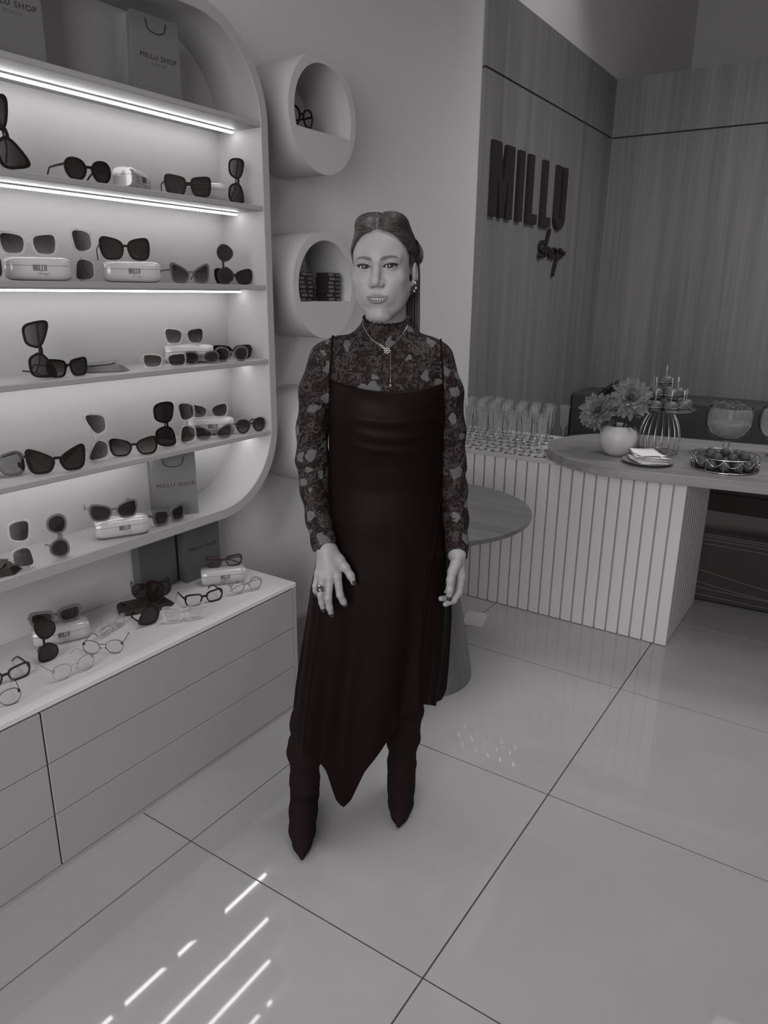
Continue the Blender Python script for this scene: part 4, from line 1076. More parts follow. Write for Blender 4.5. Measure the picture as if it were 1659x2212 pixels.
def eye_mat():
    m, nt, b = new_mat('eye'); N = nt.nodes; L = nt.links
    tc = N.new('ShaderNodeTexCoord'); sx = N.new('ShaderNodeSeparateXYZ'); L.new(tc.outputs['Object'], sx.inputs[0])
    at = N.new('ShaderNodeMath'); at.operation='POWER'; L.new(sx.outputs[0], at.inputs[0]); at.inputs[1].default_value=2
    bt = N.new('ShaderNodeMath'); bt.operation='POWER'; L.new(sx.outputs[2], bt.inputs[0]); bt.inputs[1].default_value=2
    ad = N.new('ShaderNodeMath'); ad.operation='ADD'; L.new(at.outputs[0], ad.inputs[0]); L.new(bt.outputs[0], ad.inputs[1])
    sq = N.new('ShaderNodeMath'); sq.operation='SQRT'; L.new(ad.outputs[0], sq.inputs[0])
    cr = N.new('ShaderNodeValToRGB'); cr.color_ramp.interpolation='LINEAR'; e = cr.color_ramp.elements
    sc = N.new('ShaderNodeMath'); sc.operation='MULTIPLY'; L.new(sq.outputs[0], sc.inputs[0]); sc.inputs[1].default_value = 62
    e[0].position=0; e[0].color=(.004,.003,.003,1); e[1].position=1.0; e[1].color=g(.46)
    for p,c in ((.19,(.004,.003,.003,1)),(.22,(.038,.030,.031,1)),(.42,(.024,.018,.019,1)),(.47,(.012,.009,.009,1)),(.54,g(.44))):
        k = e.new(p); k.color = c
    L.new(sc.outputs[0], cr.inputs[0]); L.new(cr.outputs[0], b.inputs['Base Color']); b.inputs['Roughness'].default_value=.05
    return m
MT['eye'] = eye_mat()
def hair_mat():
    m, nt, b = new_mat('hair'); N = nt.nodes; L = nt.links
    oi = N.new('ShaderNodeVertexColor'); oi.layer_name='mask'
    sp = N.new('ShaderNodeSeparateColor'); L.new(oi.outputs['Color'], sp.inputs[0])
    cr = N.new('ShaderNodeValToRGB'); e = cr.color_ramp.elements; e[0].color=(.012,.007,.0075,1); e[1].color=(.095,.087,.088,1)
    L.new(sp.outputs[0], cr.inputs[0]); L.new(cr.outputs[0], b.inputs['Base Color']); b.inputs['Roughness'].default_value=.38; b.inputs['Specular IOR Level'].default_value=.5
    return m
MT['hair'] = hair_mat()
MT['lash'] = mat('mascara black', .008, .5, col=(.010,.006,.0065,1))
MT['tooth'] = mat('teeth', .60, .25)
MT['nail'] = mat('dark nail polish', .02, .18, col=(.030,.022,.023,1))
MT['crystal'] = mat('small crystals', .55, .08, metal=.85)
MT['crystal_d'] = mat('dark crystals', .05, .08, metal=.6)

woman = thing('person', 'woman in black lace sleeved long dress and pointed boots standing before the round table', 'person', (PX, PY, 0), PRZ)

# ---------------------------------------------------------------- head and neck
HC = np.array([-.0135, -.016, 1.6245]); HM = np.array(Matrix.Rotation(math.radians(-11),3,'Z') @ Matrix.Rotation(math.radians(-2.0),3,'Y'))
def to_head(P): # body-local grid coordinates -> head coordinates
    x,y,z = P[0]-f32(HC[0]), P[1]-f32(HC[1]), P[2]-f32(HC[2]); R = HM.T.astype(f32)
    return [R[k,0]*x+R[k,1]*y+R[k,2]*z for k in range(3)]
def from_head(V): return np.asarray(V) @ HM.T + HC
EYX, EYY, EYZ, EYR = .0305, -.0722, .000, .0125
def eye_open(P, s):
    """signed distance-like field of the almond lid opening, negative inside the opening"""
    x = (P[0]*s-EYX)/f32(.0148); up_ = f32(.0046)*(1-np.clip(x,-1,1)**2)**f32(.8)+f32(.0008)*x; lo_ = f32(-.0042)*(1-np.clip(x,-1,1)**2)**f32(.75)+f32(.0010)*x
    z = P[2]-f32(EYZ)
    return np.maximum(np.maximum(z-up_, lo_-z), (np.abs(x)-1)*f32(.0148))
def head_sdf(P):
    X = [np.abs(P[0]), P[1], P[2]]                                    # mirrored
    d = ell(P, (0,.014,.030), (.0735,.094,.090))
    d = smin(d, ell(P, (0,-.030,.022), (.0625,.058,.062)), f32(.020))           # forehead
    d = smin(d, ell(P, (0,-.024,-.040), (.0625,.060,.074)), f32(.022))          # mid face
    d = smin(d, cap(X, (.0500,.004,-.054), (.0155,-.058,-.111), .0165,.0125), f32(.022))   # jaw
    d = smin(d, ell(P, (0,-.066,-.109), (.019,.016,.0155)), f32(.016))         # chin
    d = smin(d, ell(X, (.039,-.062,-.032), (.0210,.0185,.0190)), f32(.022))     # cheeks
    d = smin(d, ell(X, (.024,-.070,-.058), (.0150,.0130,.0170)), f32(.020))     # beside the mouth
    d = smin(d, cap(X, (.012,-.0790,.0175), (.046,-.0640,.0195), .0070,.0065), f32(.014))  # brow
    d = smax(d, -ell(X, (EYX,-.0975,.001), (.0210,.0160,.0125)), f32(.012))     # sockets
    d = smin(d, ell(X, (.036,-.040,-.064), (.024,.026,.030)), f32(.020))         # fullness of the lower cheek
    # eyeball lids with almond opening
    lids = ell(X, (EYX,EYY,EYZ), (.0158,.0144,.0142))
    d = smin(d, lids, f32(.004))
    op = eye_open(X, 1)
    front = X[1]+f32(.070)
    d = smax(d, -np.maximum(op, front), f32(.0012))
    # crease above the eye
    # nose
    n = cap(P, (0,-.0830,.010), (0,-.1035,-.0335), .0074,.0090)
    n = smin(n, cap(X, (.0,-.0850,-.010),(.010,-.0840,-.036), .0060,.0070), f32(.010))
    n = smin(n, ell(P, (0,-.1045,-.0370), (.0092,.0090,.0080)), f32(.006))
    n = smin(n, ell(X, (.0108,-.0935,-.0415), (.0068,.0095,.0062)), f32(.006))
    d = smin(d, n, f32(.008))
    d = smax(d, -ell(X, (.0062,-.0985,-.0475), (.0033,.0050,.0036)), f32(.002))   # nostrils
    # mouth
    d = smin(d, ell(P, (0,-.0690,-.0722), (.0290,.0185,.0190)), f32(.016))
    cx = X[0]; zl = f32(-.0722)+f32(7.0)*cx*cx                                   # lip line rises to the corners
    yl = f32(-.0905)+f32(10.5)*cx*cx
    ylf = lambda c: -.0908+10.5*c*c
    zlf = lambda c: -.0722+7.0*c*c
    ul = chain(X, [(c, ylf(c)+o, zlf(c)+dz, r) for c,o,dz,r in ((0,.0010,.0032,.0034),(.005,0,.0040,.0036),(.012,.0004,.0032,.0033),(.020,.0010,.0020,.0026),(.0262,.0010,.0006,.0014))], .002)
    ll = chain(X, [(c, ylf(c)+o, zlf(c)+dz, r) for c,o,dz,r in ((0,.0005,-.0066,.0048),(.007,.0008,-.0064,.0046),(.014,.0010,-.0054,.0040),(.020,.0012,-.0036,.0030),(.0255,.0012,-.0012,.0016))], .002)
    d = smin(d, ul, f32(.0036)); d = smin(d, ll, f32(.0040))
    gap_ = np.maximum(np.abs(P[2]-zl+f32(.0016))-f32(.0024)*np.sqrt(np.maximum(1-(cx/f32(.0205))**2,0)), np.maximum(cx-f32(.0205), P[1]+f32(.076)))
    d = smax(d, -gap_, f32(.0010))
    d = smax(d, -cap(P, (0,-.0945,-.0500),(0,-.0930,-.0600), .0012), f32(.004))              # philtrum
    # ears
    e = ell(X, (.0745,.016,-.017), (.0080,.0195,.0275)); e = smax(e, -ell(X, (.0825,.012,-.010),(.0055,.0110,.0190)), f32(.004))
    e = smin(e, ell(X, (.0715,.008,-.040), (.0055,.0085,.0090)), f32(.006))
    d = smin(d, e, f32(.005))
    return d
def neck_sdf(B):
    d = cap(B, (-.008,.020,1.545), (-.004,.030,1.40), .0500,.0560)
    return smin(d, cap(B, (-.030,-.018,1.50), (.0,-.012,1.425), .011,.012), f32(.02))
t_h = .00155
ax, B = sdf_grid((-.115,-.135,1.455), (.095,.115,1.735), t_h)
B = [np.broadcast_to(b_, tuple(len(a) for a in ax)).astype(f32) for b_ in B]
Hd = to_head(B); D = smin(head_sdf(Hd), neck_sdf(B), f32(.014))
Vh, Qh = surface_nets(ax, D); Vh = relax(Vh, Qh, 1, .35)
# make-up and brow colour masks on the skin (in head coordinates)
Hv = (Vh-HC) @ HM; hx = np.abs(Hv[:,0]); hy = Hv[:,1]; hz = Hv[:,2]
Lx = np.clip(hx/.0270,0,1); wd_ = np.sqrt(np.maximum(1-Lx**2,0)); zl = -.0722+7.0*hx*hx
sm_ = lambda v, w: np.clip(.5+v/w,0,1)
lip = sm_(zl+.0068*wd_**1.25*(1-.20*np.exp(-(hx/.004)**2))-hz, .0012)*sm_(hz-(zl-.0116*wd_), .0012)*sm_(.0275-hx,.001)*(hy<-.068)
bx = (hx-.011)/.040; bz_ = .0152+.0055*np.sin(np.clip(bx,0,1)*2.3)-.0035*np.clip(bx-.55,0,1)
bt = .0043*(1-.55*np.clip(bx,0,1)); brow = np.clip(1.6-np.abs(hz-bz_)/bt*1.1,0,1)*np.clip(bx*7+.6,0,1)*np.clip((1.02-bx)*8,0,1)*(hy<-.035)
ex = (hx-EYX)/.0148; dl = (((hx-EYX)/.0205)**2 + ((hz-.0020)/.0105)**2)
upl = .0046*(1-np.clip(ex,-1,1)**2)**.8+.0008*ex; lol = -.0042*(1-np.clip(ex,-1,1)**2)**.75+.001*ex
line = np.exp(-np.clip(hz-upl,0,1)/.0013)*(hz>upl-.002)*(np.abs(ex)<1.12) + .5*np.exp(-np.clip(lol-hz,0,1)/.0009)*(hz<lol+.001)*(np.abs(ex)<1.05)*(ex>-.3)
wing = np.clip(1-np.abs(hz-(.0022+.0040*(ex-.9)))/.0012,0,1)*(ex>.85)*(ex<1.45)*np.clip((1.5-ex)*3,0,1)
line = np.clip(line+wing,0,1)*(hy<-.045)
shadow_mk = np.clip(.62*(1-dl),0,.5)*(hz>upl-.001)*(hy<-.05)
mask_h = np.stack([lip, np.clip(line,0,1), np.clip(np.maximum(brow*.92, shadow_mk*.8),0,1)], 1)

# ---------------------------------------------------------------- hands (skin continues up into the sleeves)
def fingers(P, lst, k=.004):
    d = None
    for pts in lst:
        c = chain(P, pts, .004); d = c if d is None else smin(d, c, f32(k))
    return d
# her right hand, spread on the front of the skirt (picture left)
R_IDX = [(-.124,-.146,.867,.0105),(-.117,-.154,.820,.0090),(-.109,-.150,.800,.0080),(-.1045,-.144,.788,.0066)]
R_MID = [(-.143,-.150,.866,.0108),(-.147,-.160,.813,.0092),(-.144,-.158,.786,.0082),(-.1395,-.152,.764,.0066)]
R_RNG = [(-.161,-.146,.866,.0102),(-.167,-.155,.820,.0086),(-.164,-.153,.797,.0078),(-.1605,-.148,.776,.0064)]
R_PNK = [(-.174,-.134,.868,.0092),(-.181,-.140,.838,.0074),(-.1812,-.137,.825,.0068),(-.1808,-.132,.812,.0056)]
R_THB = [(-.138,-.120,.925,.0150),(-.119,-.126,.905,.0125),(-.1035,-.132,.887,.0102),(-.0900,-.136,.866,.0092),(-.0825,-.137,.848,.0072)]
R_ARM = [(-.1765,-.052,.988,.0225),(-.162,-.094,.948,.0230),(-.154,-.112,.930,.0225)]
def hand_r(P):
    palm = None
    for a,b,ra,rb in (((-.150,-.118,.930),(-.126,-.140,.868),.0185,.0125),((-.152,-.120,.930),(-.143,-.143,.868),.0190,.0132),((-.154,-.118,.930),(-.160,-.140,.868),.0185,.0125),((-.157,-.114,.928),(-.173,-.129,.870),.0165,.0110)):
        c = cap(P,a,b,ra,rb); palm = c if palm is None else smin(palm,c,f32(.012))
    fg = np.minimum(np.minimum(chain(P,R_IDX,.004),chain(P,R_MID,.004)),np.minimum(chain(P,R_RNG,.004),chain(P,R_PNK,.004)))
    d = smin(palm, fg, f32(.007)); d = smin(d, chain(P,R_THB,.006), f32(.009))
    for kx,ky,kz in ((-.124,-.152,.867),(-.143,-.157,.866),(-.161,-.152,.866)): d = smin(d, sph(P,(kx,ky+.005,kz),.0085), f32(.006))
    return smin(d, chain(P,R_ARM,.01), f32(.014))
# her left hand, thumb in front, fingers curled (picture right)
L_THB = [(.186,-.062,.884,.0150),(.176,-.074,.864,.0115),(.1715,-.080,.843,.0100),(.1705,-.082,.817,.0094),(.1700,-.078,.792,.0070)]
L_IDX = [(.203,-.048,.838,.0112),(.1985,-.052,.797,.0096),(.183,-.056,.780,.0086),(.160,-.058,.7755,.0066)]
L_MID = [(.205,-.024,.836,.0110),(.199,-.026,.790,.0095),(.178,-.030,.776,.0085),(.1500,-.034,.781,.0068)]
L_RNG = [(.203,-.002,.840,.0104),(.197,-.004,.798,.0088),(.178,-.010,.786,.0080),(.1540,-.014,.794,.0066)]
L_PNK = [(.199,.016,.848,.0092),(.194,.014,.815,.0076),(.178,.008,.804,.0070),(.162,.004,.809,.0060)]
L_ARM = [(.186,-.018,.975,.0215),(.191,-.040,.900,.0215)]
DV = -.022
for L_ in (L_THB,L_IDX,L_MID,L_RNG,L_PNK):
    for k_ in range(len(L_)):
        x_,y_,z_,r_ = L_[k_]; L_[k_] = (x_, y_+DV-(.026 if (k_==3 and L_ is not L_THB) else .012 if (k_==2 and L_ is not L_THB) else 0), z_, r_*1.06)
L_ARM[-1] = (.191,-.052,.900,.0215)
for L_ in (R_IDX,R_MID,R_RNG,R_PNK,R_THB):
    for k_ in range(len(L_)): L_[k_] = L_[k_][:3]+(L_[k_][3]*1.06,)
def hand_l(P):
    palm = None
    for a,b,ra,rb in (((.191,-0.064,.895),(.203,-0.068,.842),.0180,.0125),((.191,-0.052,.895),(.205,-0.046,.840),.0190,.0130),((.191,-0.044,.895),(.203,-0.026,.844),.0180,.0122),((.190,-0.040,.892),(.199,-0.008,.852),.0150,.0105)):
        c = cap(P,a,b,ra,rb); palm = c if palm is None else smin(palm,c,f32(.012))
    fg = np.minimum(np.minimum(chain(P,L_IDX,.004),chain(P,L_MID,.004)),np.minimum(chain(P,L_RNG,.004),chain(P,L_PNK,.004)))
    d = smin(palm, fg, f32(.006)); d = smin(d, chain(P,L_THB,.006), f32(.008))
    return smin(d, chain(P,L_ARM,.01), f32(.014))
def full(lo, hi, h):
    ax, B = sdf_grid(lo, hi, h); return ax, [np.broadcast_to(b_, tuple(len(a) for a in ax)).astype(f32) for b_ in B]
ax, B = full((-.205,-.185,.750), (-.065,-.055,1.00), .0014); Vr, Qr = surface_nets(ax, hand_r(B)); Vr = relax(Vr, Qr, 1, .3)
ax, B = full((.125,-.145,.750), (.235,.050,.985), .0014); Vl, Ql = surface_nets(ax, hand_l(B)); Vl = relax(Vl, Ql, 1, .3)
# trunk, arms and legs under the clothes
LEG_L = [(-.080,.010,.90,.072),(-.165,.000,.62,.045),(-.190,.000,.46,.038),(-.222,.004,.34,.034),(-.236,.006,.24,.033),(-.240,.010,.13,.026)]
LEG_R = [(.060,.015,.90,.072),(.052,.045,.66,.045),(.058,.060,.46,.038),(.066,.075,.34,.034),(.062,.085,.24,.033),(.060,.100,.13,.026)]
def trunk(P):
    d = ell(P,(0,.005,1.28),(.118,.070,.15)); d = smin(d, ell(P,(0,.005,1.10),(.110,.070,.16)), f32(.05)); d = smin(d, ell(P,(-.005,.010,.93),(.135,.085,.12)), f32(.05))
    d = smin(d, cap(P,(-.10,.01,1.400),(.075,.01,1.400),.026), f32(.03)); d = smin(d, cap(P,(-.006,.025,1.47),(-.006,.02,1.38),.042), f32(.03))
    for A in (LEG_L, LEG_R): d = smin(d, chain(P,A,.03), f32(.04))
    d = smin(d, chain(P,[(-.145,.006,1.385,.026),(-.187,.006,1.32,.024),(-.197,.012,1.135,.024),(-.191,-.002,1.06,.022),(-.180,-.044,1.00,.019)],.02), f32(.02))
    d = smin(d, chain(P,[(.112,.006,1.385,.026),(.153,.006,1.32,.024),(.169,.013,1.135,.024),(.177,.004,1.06,.022),(.185,-.012,1.00,.019)],.02), f32(.02))
    return d
ax, B = full((-.30,-.14,.06), (.26,.18,1.50), .010); Vt, Qt = surface_nets(ax, trunk(B))
Vb = np.concatenate([Vh,Vr,Vl,Vt]); o1 = len(Vh); o2 = o1+len(Vr); o3 = o2+len(Vl)
Qb = np.concatenate([Qh, Qr+o1, Ql+o2, Qt+o3]); mk = np.concatenate([mask_h, np.zeros((len(Vb)-o1,3))])
def child(name, me, parent=woman, label=None):
    o = bpy.data.objects.new(name, me); COL.objects.link(o); o.parent = parent
    if label: o['label'] = label
    return o
body = child('body', np_mesh('body', Vb, Qb, 'skin', True, mk))

# ---------------------------------------------------------------- eyes, lashes, teeth
for s in (-1, 1):
    e = MB().ball((0,0,0), EYR, 32, 24).build('eye', 'eye', woman, smooth=True)
    R4 = Matrix(HM.tolist()).to_4x4(); R4.translation = Vector(from_head([[s*EYX, EYY, EYZ]])[0])
    # both eyes look into the camera
    e.matrix_local = Matrix.Translation(R4.translation) @ Matrix.Rotation(math.radians(-1.0),4,'Z') @ Matrix.Rotation(math.radians(1.5),4,'X')
    mb = MB()
    xs = np.linspace(-.85,1.04,44)
    for i in range(len(xs)):
        x = xs[i]; z = .0046*max(0,1-min(1,abs(x))**2)**.8+.0008*x
        p0 = np.array([s*(EYX+.0148*x), EYY-math.sqrt(max(.0144**2-(.0148*x*.9)**2-z*z,1e-6)), z])
        ln = .0022+.0040*max(0,x); dirv = np.array([s*(.45*x+.15*max(0,x)), -1.0, .75+.15*x]); dirv /= np.linalg.norm(dirv)
        p1 = p0+dirv*ln*.6; p2 = p1+np.array([dirv[0],dirv[1]*.4,dirv[2]*1.6])*ln*.5
        P = from_head([p0,p1,p2]); mb.tube([tuple(q) for q in P], [.00055,.0004,.00012], 4)
    line_ = []
    for x in np.linspace(-1.0,1.22,24):
        z = .0046*max(0,1-min(1,abs(x))**2)**.8+.0008*x+.0002
        line_.append(from_head([[s*(EYX+.0148*x), EYY-math.sqrt(max(.0146**2-(.0148*min(x,.98)*.9)**2-z*z,1e-6)), z]])[0])
    mb.tube([tuple(q) for q in line_], list(np.linspace(.0006,.0015,len(line_)-3))+[.0013,.0008,.0003], 5)
    mb.build('eyelashes', 'lash', woman)
tm_ = MB()
for k in range(-3,4):
    x = k*.0062; P = from_head([[x, -.0840+10.5*x*x*.9, -.0722+7.0*x*x-.0006]])[0]
    tm_.ball(tuple(P), .0034, 12, 8, (.98,.8,1.05))
tm_.build('teeth', 'tooth', woman, smooth=True)

# ---------------------------------------------------------------- hair: close cap, combed strands, tail behind the shoulder
def hair_shell(P):
    """surface a little above the skull"""
    d = ell(P,(0,.016,.033),(.0775,.098,.0915)); d = smin(d, ell(P,(0,-.028,.030),(.0650,.0600,.0610)), f32(.02))
    X = [np.abs(P[0]),P[1],P[2]]
    d = smin(d, ell(X,(.030,-.015,.098),(.030,.050,.022)), f32(.02))      # volume beside the parting
    d = smax(d, -cap(P,(0,-.10,.106),(0,.05,.128),.0022,.0022), f32(.006))  # parting groove
    d = smin(d, ell(P,(.0665,.056,.030),(.015,.032,.028)), f32(.012))      # twisted roll at the side
    return d
def hairline(P):
    """positive in front of the hairline (face side)"""
    x = np.abs(P[0]); yl = np.interp
    z = P[2]
    # front limit in y as a function of height: on top of the forehead the line sits at z about .074
    lim = f32(-.0200) + f32(.9)*(z-f32(.02))*0
    a = (f32(.0850)-f32(11.0)*x*x) - z                                       # below this height the forehead is bare
    side = P[1]-(f32(-.034)+f32(.25)*(f32(.02)-z))                          # in front of this the temple is bare
    return np.minimum(a, -side)
ax, B = full((-.115,-.140,1.55), (.100,.130,1.765), .0022); Hd = to_head(B)
d = hair_shell(Hd); hl = hairline(Hd)
d = smax(d, hl, f32(.004)); 
low = f32(-.022) - Hd[2] - f32(.35)*np.clip(Hd[1],-.05,.2)                   # lower limit rises in front of the ear
d = smax(d, low, f32(.006))
Vc, Qc = surface_nets(ax, d); Vc = relax(Vc, Qc, 2, .5)
Hc = (Vc-HC) @ HM
mkc = np.full((len(Vc),3), .10); mkc[(np.abs(Hc[:,0])<.0022)&(Hc[:,1]<.0)] = .9
hair = child('hair', np_mesh('hair', Vc, Qc, 'hair', True, mkc))
rr = np.random.default_rng(5)
class Strands:
    def __init__(s): s.V=[]; s.Q=[]; s.M=[]; s.n=0
    def add(s, pts, r0, r1, shade, k=5):
        P = np.asarray(pts); m = len(P); T = np.gradient(P, axis=0); T /= np.linalg.norm(T,axis=1)[:,None]+1e-9
        ref = np.array([0.3,-.8,.5]); U = np.cross(T, ref); U /= np.linalg.norm(U,axis=1)[:,None]+1e-9; W = np.cross(T,U)
        R = (np.linspace(r0,r1,m)*np.clip(np.linspace(.34,4.2,m),0,1))[:,None]
        for q in range(k):
            a = 2*PI*q/k; s.V.append(P+(U*math.cos(a)+W*math.sin(a))*R)
        base = s.n; i = np.arange(m-1)
        for q in range(k):
            q2=(q+1)%k; s.Q.append(np.stack([base+q*m+i, base+q2*m+i, base+q2*m+i+1, base+q*m+i+1],1))
        s.M.append(np.full(m*k, shade)); s.n += m*k
    def mesh(s, nm):
        V = np.concatenate(s.V); M_ = np.concatenate(s.M)[:,None]*np.ones((1,3)); return np_mesh(nm, V, np.concatenate(s.Q), 'hair', True, M_)
def project_shell(pts, lift):
    """push points of head space onto the hair shell"""
    P = np.asarray(pts, f32).copy()
    for _ in range(6):
        e = f32(.001); d0 = hair_shell([P[:,0],P[:,1],P[:,2]])
        gx = (hair_shell([P[:,0]+e,P[:,1],P[:,2]])-d0)/e; gy = (hair_shell([P[:,0],P[:,1]+e,P[:,2]])-d0)/e; gz = (hair_shell([P[:,0],P[:,1],P[:,2]+e])-d0)/e
        G = np.stack([gx,gy,gz],1); G /= np.linalg.norm(G,axis=1)[:,None]+1e-6
        P = P - G*(d0-f32(lift))[:,None]*f32(.8)
    return P
st_h = Strands()
HO = np.array([0,.020,.022])
def on_shell(dirs, lift):
    """march out from inside the skull to the hair surface along each direction"""
    dirs = dirs/np.linalg.norm(dirs,axis=1)[:,None]; lo = np.full(len(dirs),.03); hi = np.full(len(dirs),.17)
    for _ in range(16):
        m_ = (lo+hi)/2; P = (HO+dirs*m_[:,None]).astype(f32); d0 = hair_shell([P[:,0],P[:,1],P[:,2]])
        ins = d0 < lift; lo = np.where(ins,m_,lo); hi = np.where(ins,hi,m_)
    return HO+dirs*((lo+hi)/2)[:,None]
for s in (-1,1):
    for i in range(560):
        ang = 1.30*rr.random()**.9; f_ = rr.random() if i%4 else rr.random()*.08
        hl_ = np.array([s*(.0004+.068*math.sin(ang)), -.085+.052*max(0,ang-.35), .0865*math.cos(ang*1.02)+.002])
        tp_ = np.array([s*.0006, -.080+.125*rr.random(), .120])
        root = hl_*(1-f_)+tp_*f_
        end = np.array([s*(.070+.006*rr.random()), .045+.045*rr.random(), .050-.050*rr.random()])
        t = np.linspace(0,1,20)[:,None]; d0 = root-HO; d1 = end-HO
        sway = np.array([s*.012, -.010, .012])*rr.uniform(.2,1.0)
        dirs = (1-t)*d0+t*d1+np.sin(PI*t)*sway
        P = on_shell(dirs, rr.uniform(.0002,.0017)); P[0] = P[0]*.985+HO*.015
        sh = np.clip((.75 if s<0 else .42)*rr.random()**1.6+.05,0,1)  # picture-left strands lighter: highlights put into their colour
        st_h.add(from_head(P), rr.uniform(.0008,.0013), .0006, sh)
# roll of hair twisted at the side
for i in range(34):
    a0 = rr.uniform(0,2*PI); t = np.linspace(0,1,16); 
    ph = a0+t*3.2; rad = .95
    P = np.stack([.070+.0165*np.cos(ph)*rad, .020+.064*t, .040-.010*t+.027*np.sin(ph)*rad],1)
    st_h.add(from_head(P), .0013, .0010, np.clip(.5*rr.random()**1.5+.05,0,1))
# tail: straight lengths hanging behind the shoulder on the picture's right
for i in range(120):
    a = rr.random(); x1 = .044+.036*a; y1 = .045+.030*rr.random()
    P = np.array([[.030+.040*a, .055+.02*rr.random(), 1.665-.02*rr.random()],[.044+.034*a, y1+.012, 1.63],[x1-.001, y1+.010, 1.56],[x1+.001, y1+.004, 1.50],[x1+.002*rr.normal(), y1-.002, 1.43-.02*rr.random()]])
    t = np.linspace(0,4,17); Q_ = np.stack([np.interp(t,range(5),P[:,k]) for k in range(3)],1)
    for _ in range(2): Q_[1:-1] = (Q_[:-2]+2*Q_[1:-1]+Q_[2:])/4
    st_h.add(Q_, .0018, .0012, np.clip(.10+.55*(a>.62)*rr.random()+.12*rr.random(),0,1))
child('hair_strands', st_h.mesh('hair_strands'), hair)

# ---------------------------------------------------------------- lace top: collar, yoke and long sleeves
SL_L = [(-.158,.004,1.402,.0440),(-.188,.006,1.32,.0390),(-.197,.010,1.22,.0395),(-.198,.012,1.135,.0420),(-.191,-.006,1.06,.0375),(-.178,-.050,.990,.0320),(-.162,-.095,.945,.0300),(-.153,-.118,.915,.0320)]
SL_R = [(.124,.004,1.405,.0440),(.155,.004,1.32,.0385),(.165,.008,1.22,.0390),(.170,.012,1.135,.0390),(.178,.004,1.06,.0370),(.187,-.018,.985,.0320),(.191,-.036,.920,.0285),(.192,-.046,.880,.0285)]
def lace_sdf(P, cut=True):
    d = ell(P,(-.004,.000,1.330),(.146,.092,.120))
    d = smin(d, ell(P,(-.060,-.040,1.275),(.066,.046,.070)), f32(.05)); d = smin(d, ell(P,(.055,-.040,1.275),(.066,.046,.070)), f32(.05))
    d = smin(d, cap(P,(-.120,.006,1.418),(.092,.006,1.420),.044,.044), f32(.05))
    d = smin(d, cap(P,(-.045,.016,1.452),(.035,.016,1.452),.040,.040), f32(.03))
    nk = cap(P,(-.006,.016,1.52),(-.004,.022,1.43),.0575,.0640)
    d = smin(d, nk, f32(.022))
    for A in (SL_L, SL_R): d = smin(d, chain(P,A,.02), f32(.022))
    if cut:
        ang = np.arctan2(P[0]+f32(.006), -(P[1]-f32(.016)))
        top = f32(1.4915)+f32(.022)*(1-np.cos(np.clip(ang*f32(1.15),-PI,PI)))*f32(.5)+f32(.0018)*np.sin(ang*26)
        d = np.where(np.sqrt((P[0]+f32(.006))**2+(P[1]-f32(.016))**2) < .10, np.maximum(d, P[2]-top), d)
        for (cx,cy,cz),(dx,dy,dz) in (((-.157,-.108,.9260),(.09,-.42,-.90)),((.192,-.044,.8830),(.03,-.22,-.97))):
            a2 = np.arctan2(P[1]-f32(cy), P[0]-f32(cx))
            pl_ = (P[0]-f32(cx))*f32(dx)+(P[1]-f32(cy))*f32(dy)+(P[2]-f32(cz))*f32(dz)
            near = np.sqrt((P[0]-f32(cx))**2+(P[1]-f32(cy))**2+(P[2]-f32(cz))**2) < .09
            d = np.where(near, np.maximum(d, pl_-f32(.0035)*np.abs(np.sin(a2*f32(4)))), d)
        d = np.maximum(d, np.where(np.abs(P[0]+f32(.004))<.125, f32(1.14)-P[2], f32(-1)))
    # fine creases of the sleeves at the elbow
    return d
def shellify(V, Q): return V, Q
ax, B = full((-.260,-.160,.86), (.235,.125,1.53), .0042)
D = lace_sdf(B)
wr = f32(.0016)*np.sin(B[2]*150+B[0]*60)*np.exp(-((B[2]-f32(1.115))/f32(.03))**2)
Vx, Qx = surface_nets(ax, D+wr*(np.abs(B[0])>.135)); Vx = relax(Vx, Qx, 2, .5)
lace = child('lace_top', np_mesh('lace_top', Vx, Qx, 'lace', True))
def lace_front(u, w):
    """y of the front of the lace at (u,w)"""
    v = np.linspace(-.20,.05,400,dtype=f32); P = [np.full_like(v,u), v, np.full_like(v,w)]
    dd = lace_sdf(P, False); i = np.argmax(dd < 0); return float(v[i]) if dd.min() < 0 else 0.0
# collar ruffle and cuffs: small rolled edges
ed = MB(); pts = []
for a in np.linspace(-2.2,2.2,70):
    pts.append((-.006+.0585*math.sin(a), .0165-.0585*math.cos(a), 1.4915+.011*(1-math.cos(min(PI,max(-PI,a*1.15))))+.0018*math.sin(a*26)))
ed.tube(pts, .0018, 6); ed.build('collar_edge', 'lace', lace, smooth=True)

# ---------------------------------------------------------------- satin slip dress
# z : (left x, right x, front y, back y)
PROF = [(1.352,-.150,.149,-.100,.088),(1.320,-.152,.149,-.116,.094),(1.270,-.153,.150,-.126,.096),(1.210,-.152,.148,-.121,.096),(1.150,-.153,.148,-.112,.094),(1.080,-.153,.149,-.108,.096),(1.010,-.158,.155,-.112,.108),
        (.950,-.166,.166,-.116,.118),(.900,-.178,.176,-.120,.126),(.840,-.194,.181,-.124,.130),(.760,-.209,.184,-.128,.132),(.680,-.219,.185,-.130,.132),(.600,-.231,.181,-.132,.130),(.520,-.243,.176,-.134,.126),(.440,-.253,.168,-.136,.120),(.360,-.262,.164,-.138,.110),(.280,-.268,.160,-.140,.10),(.10,-.272,.158,-.142,.10)]
PR = np.array(PROF)[::-1]
def prof(z): return [np.interp(z, PR[:,0], PR[:,k]) for k in range(1,5)]
NT, NZ = 220, 190
th = np.linspace(0, 2*PI, NT, endpoint=False)                           # 0 = front, positive towards picture right
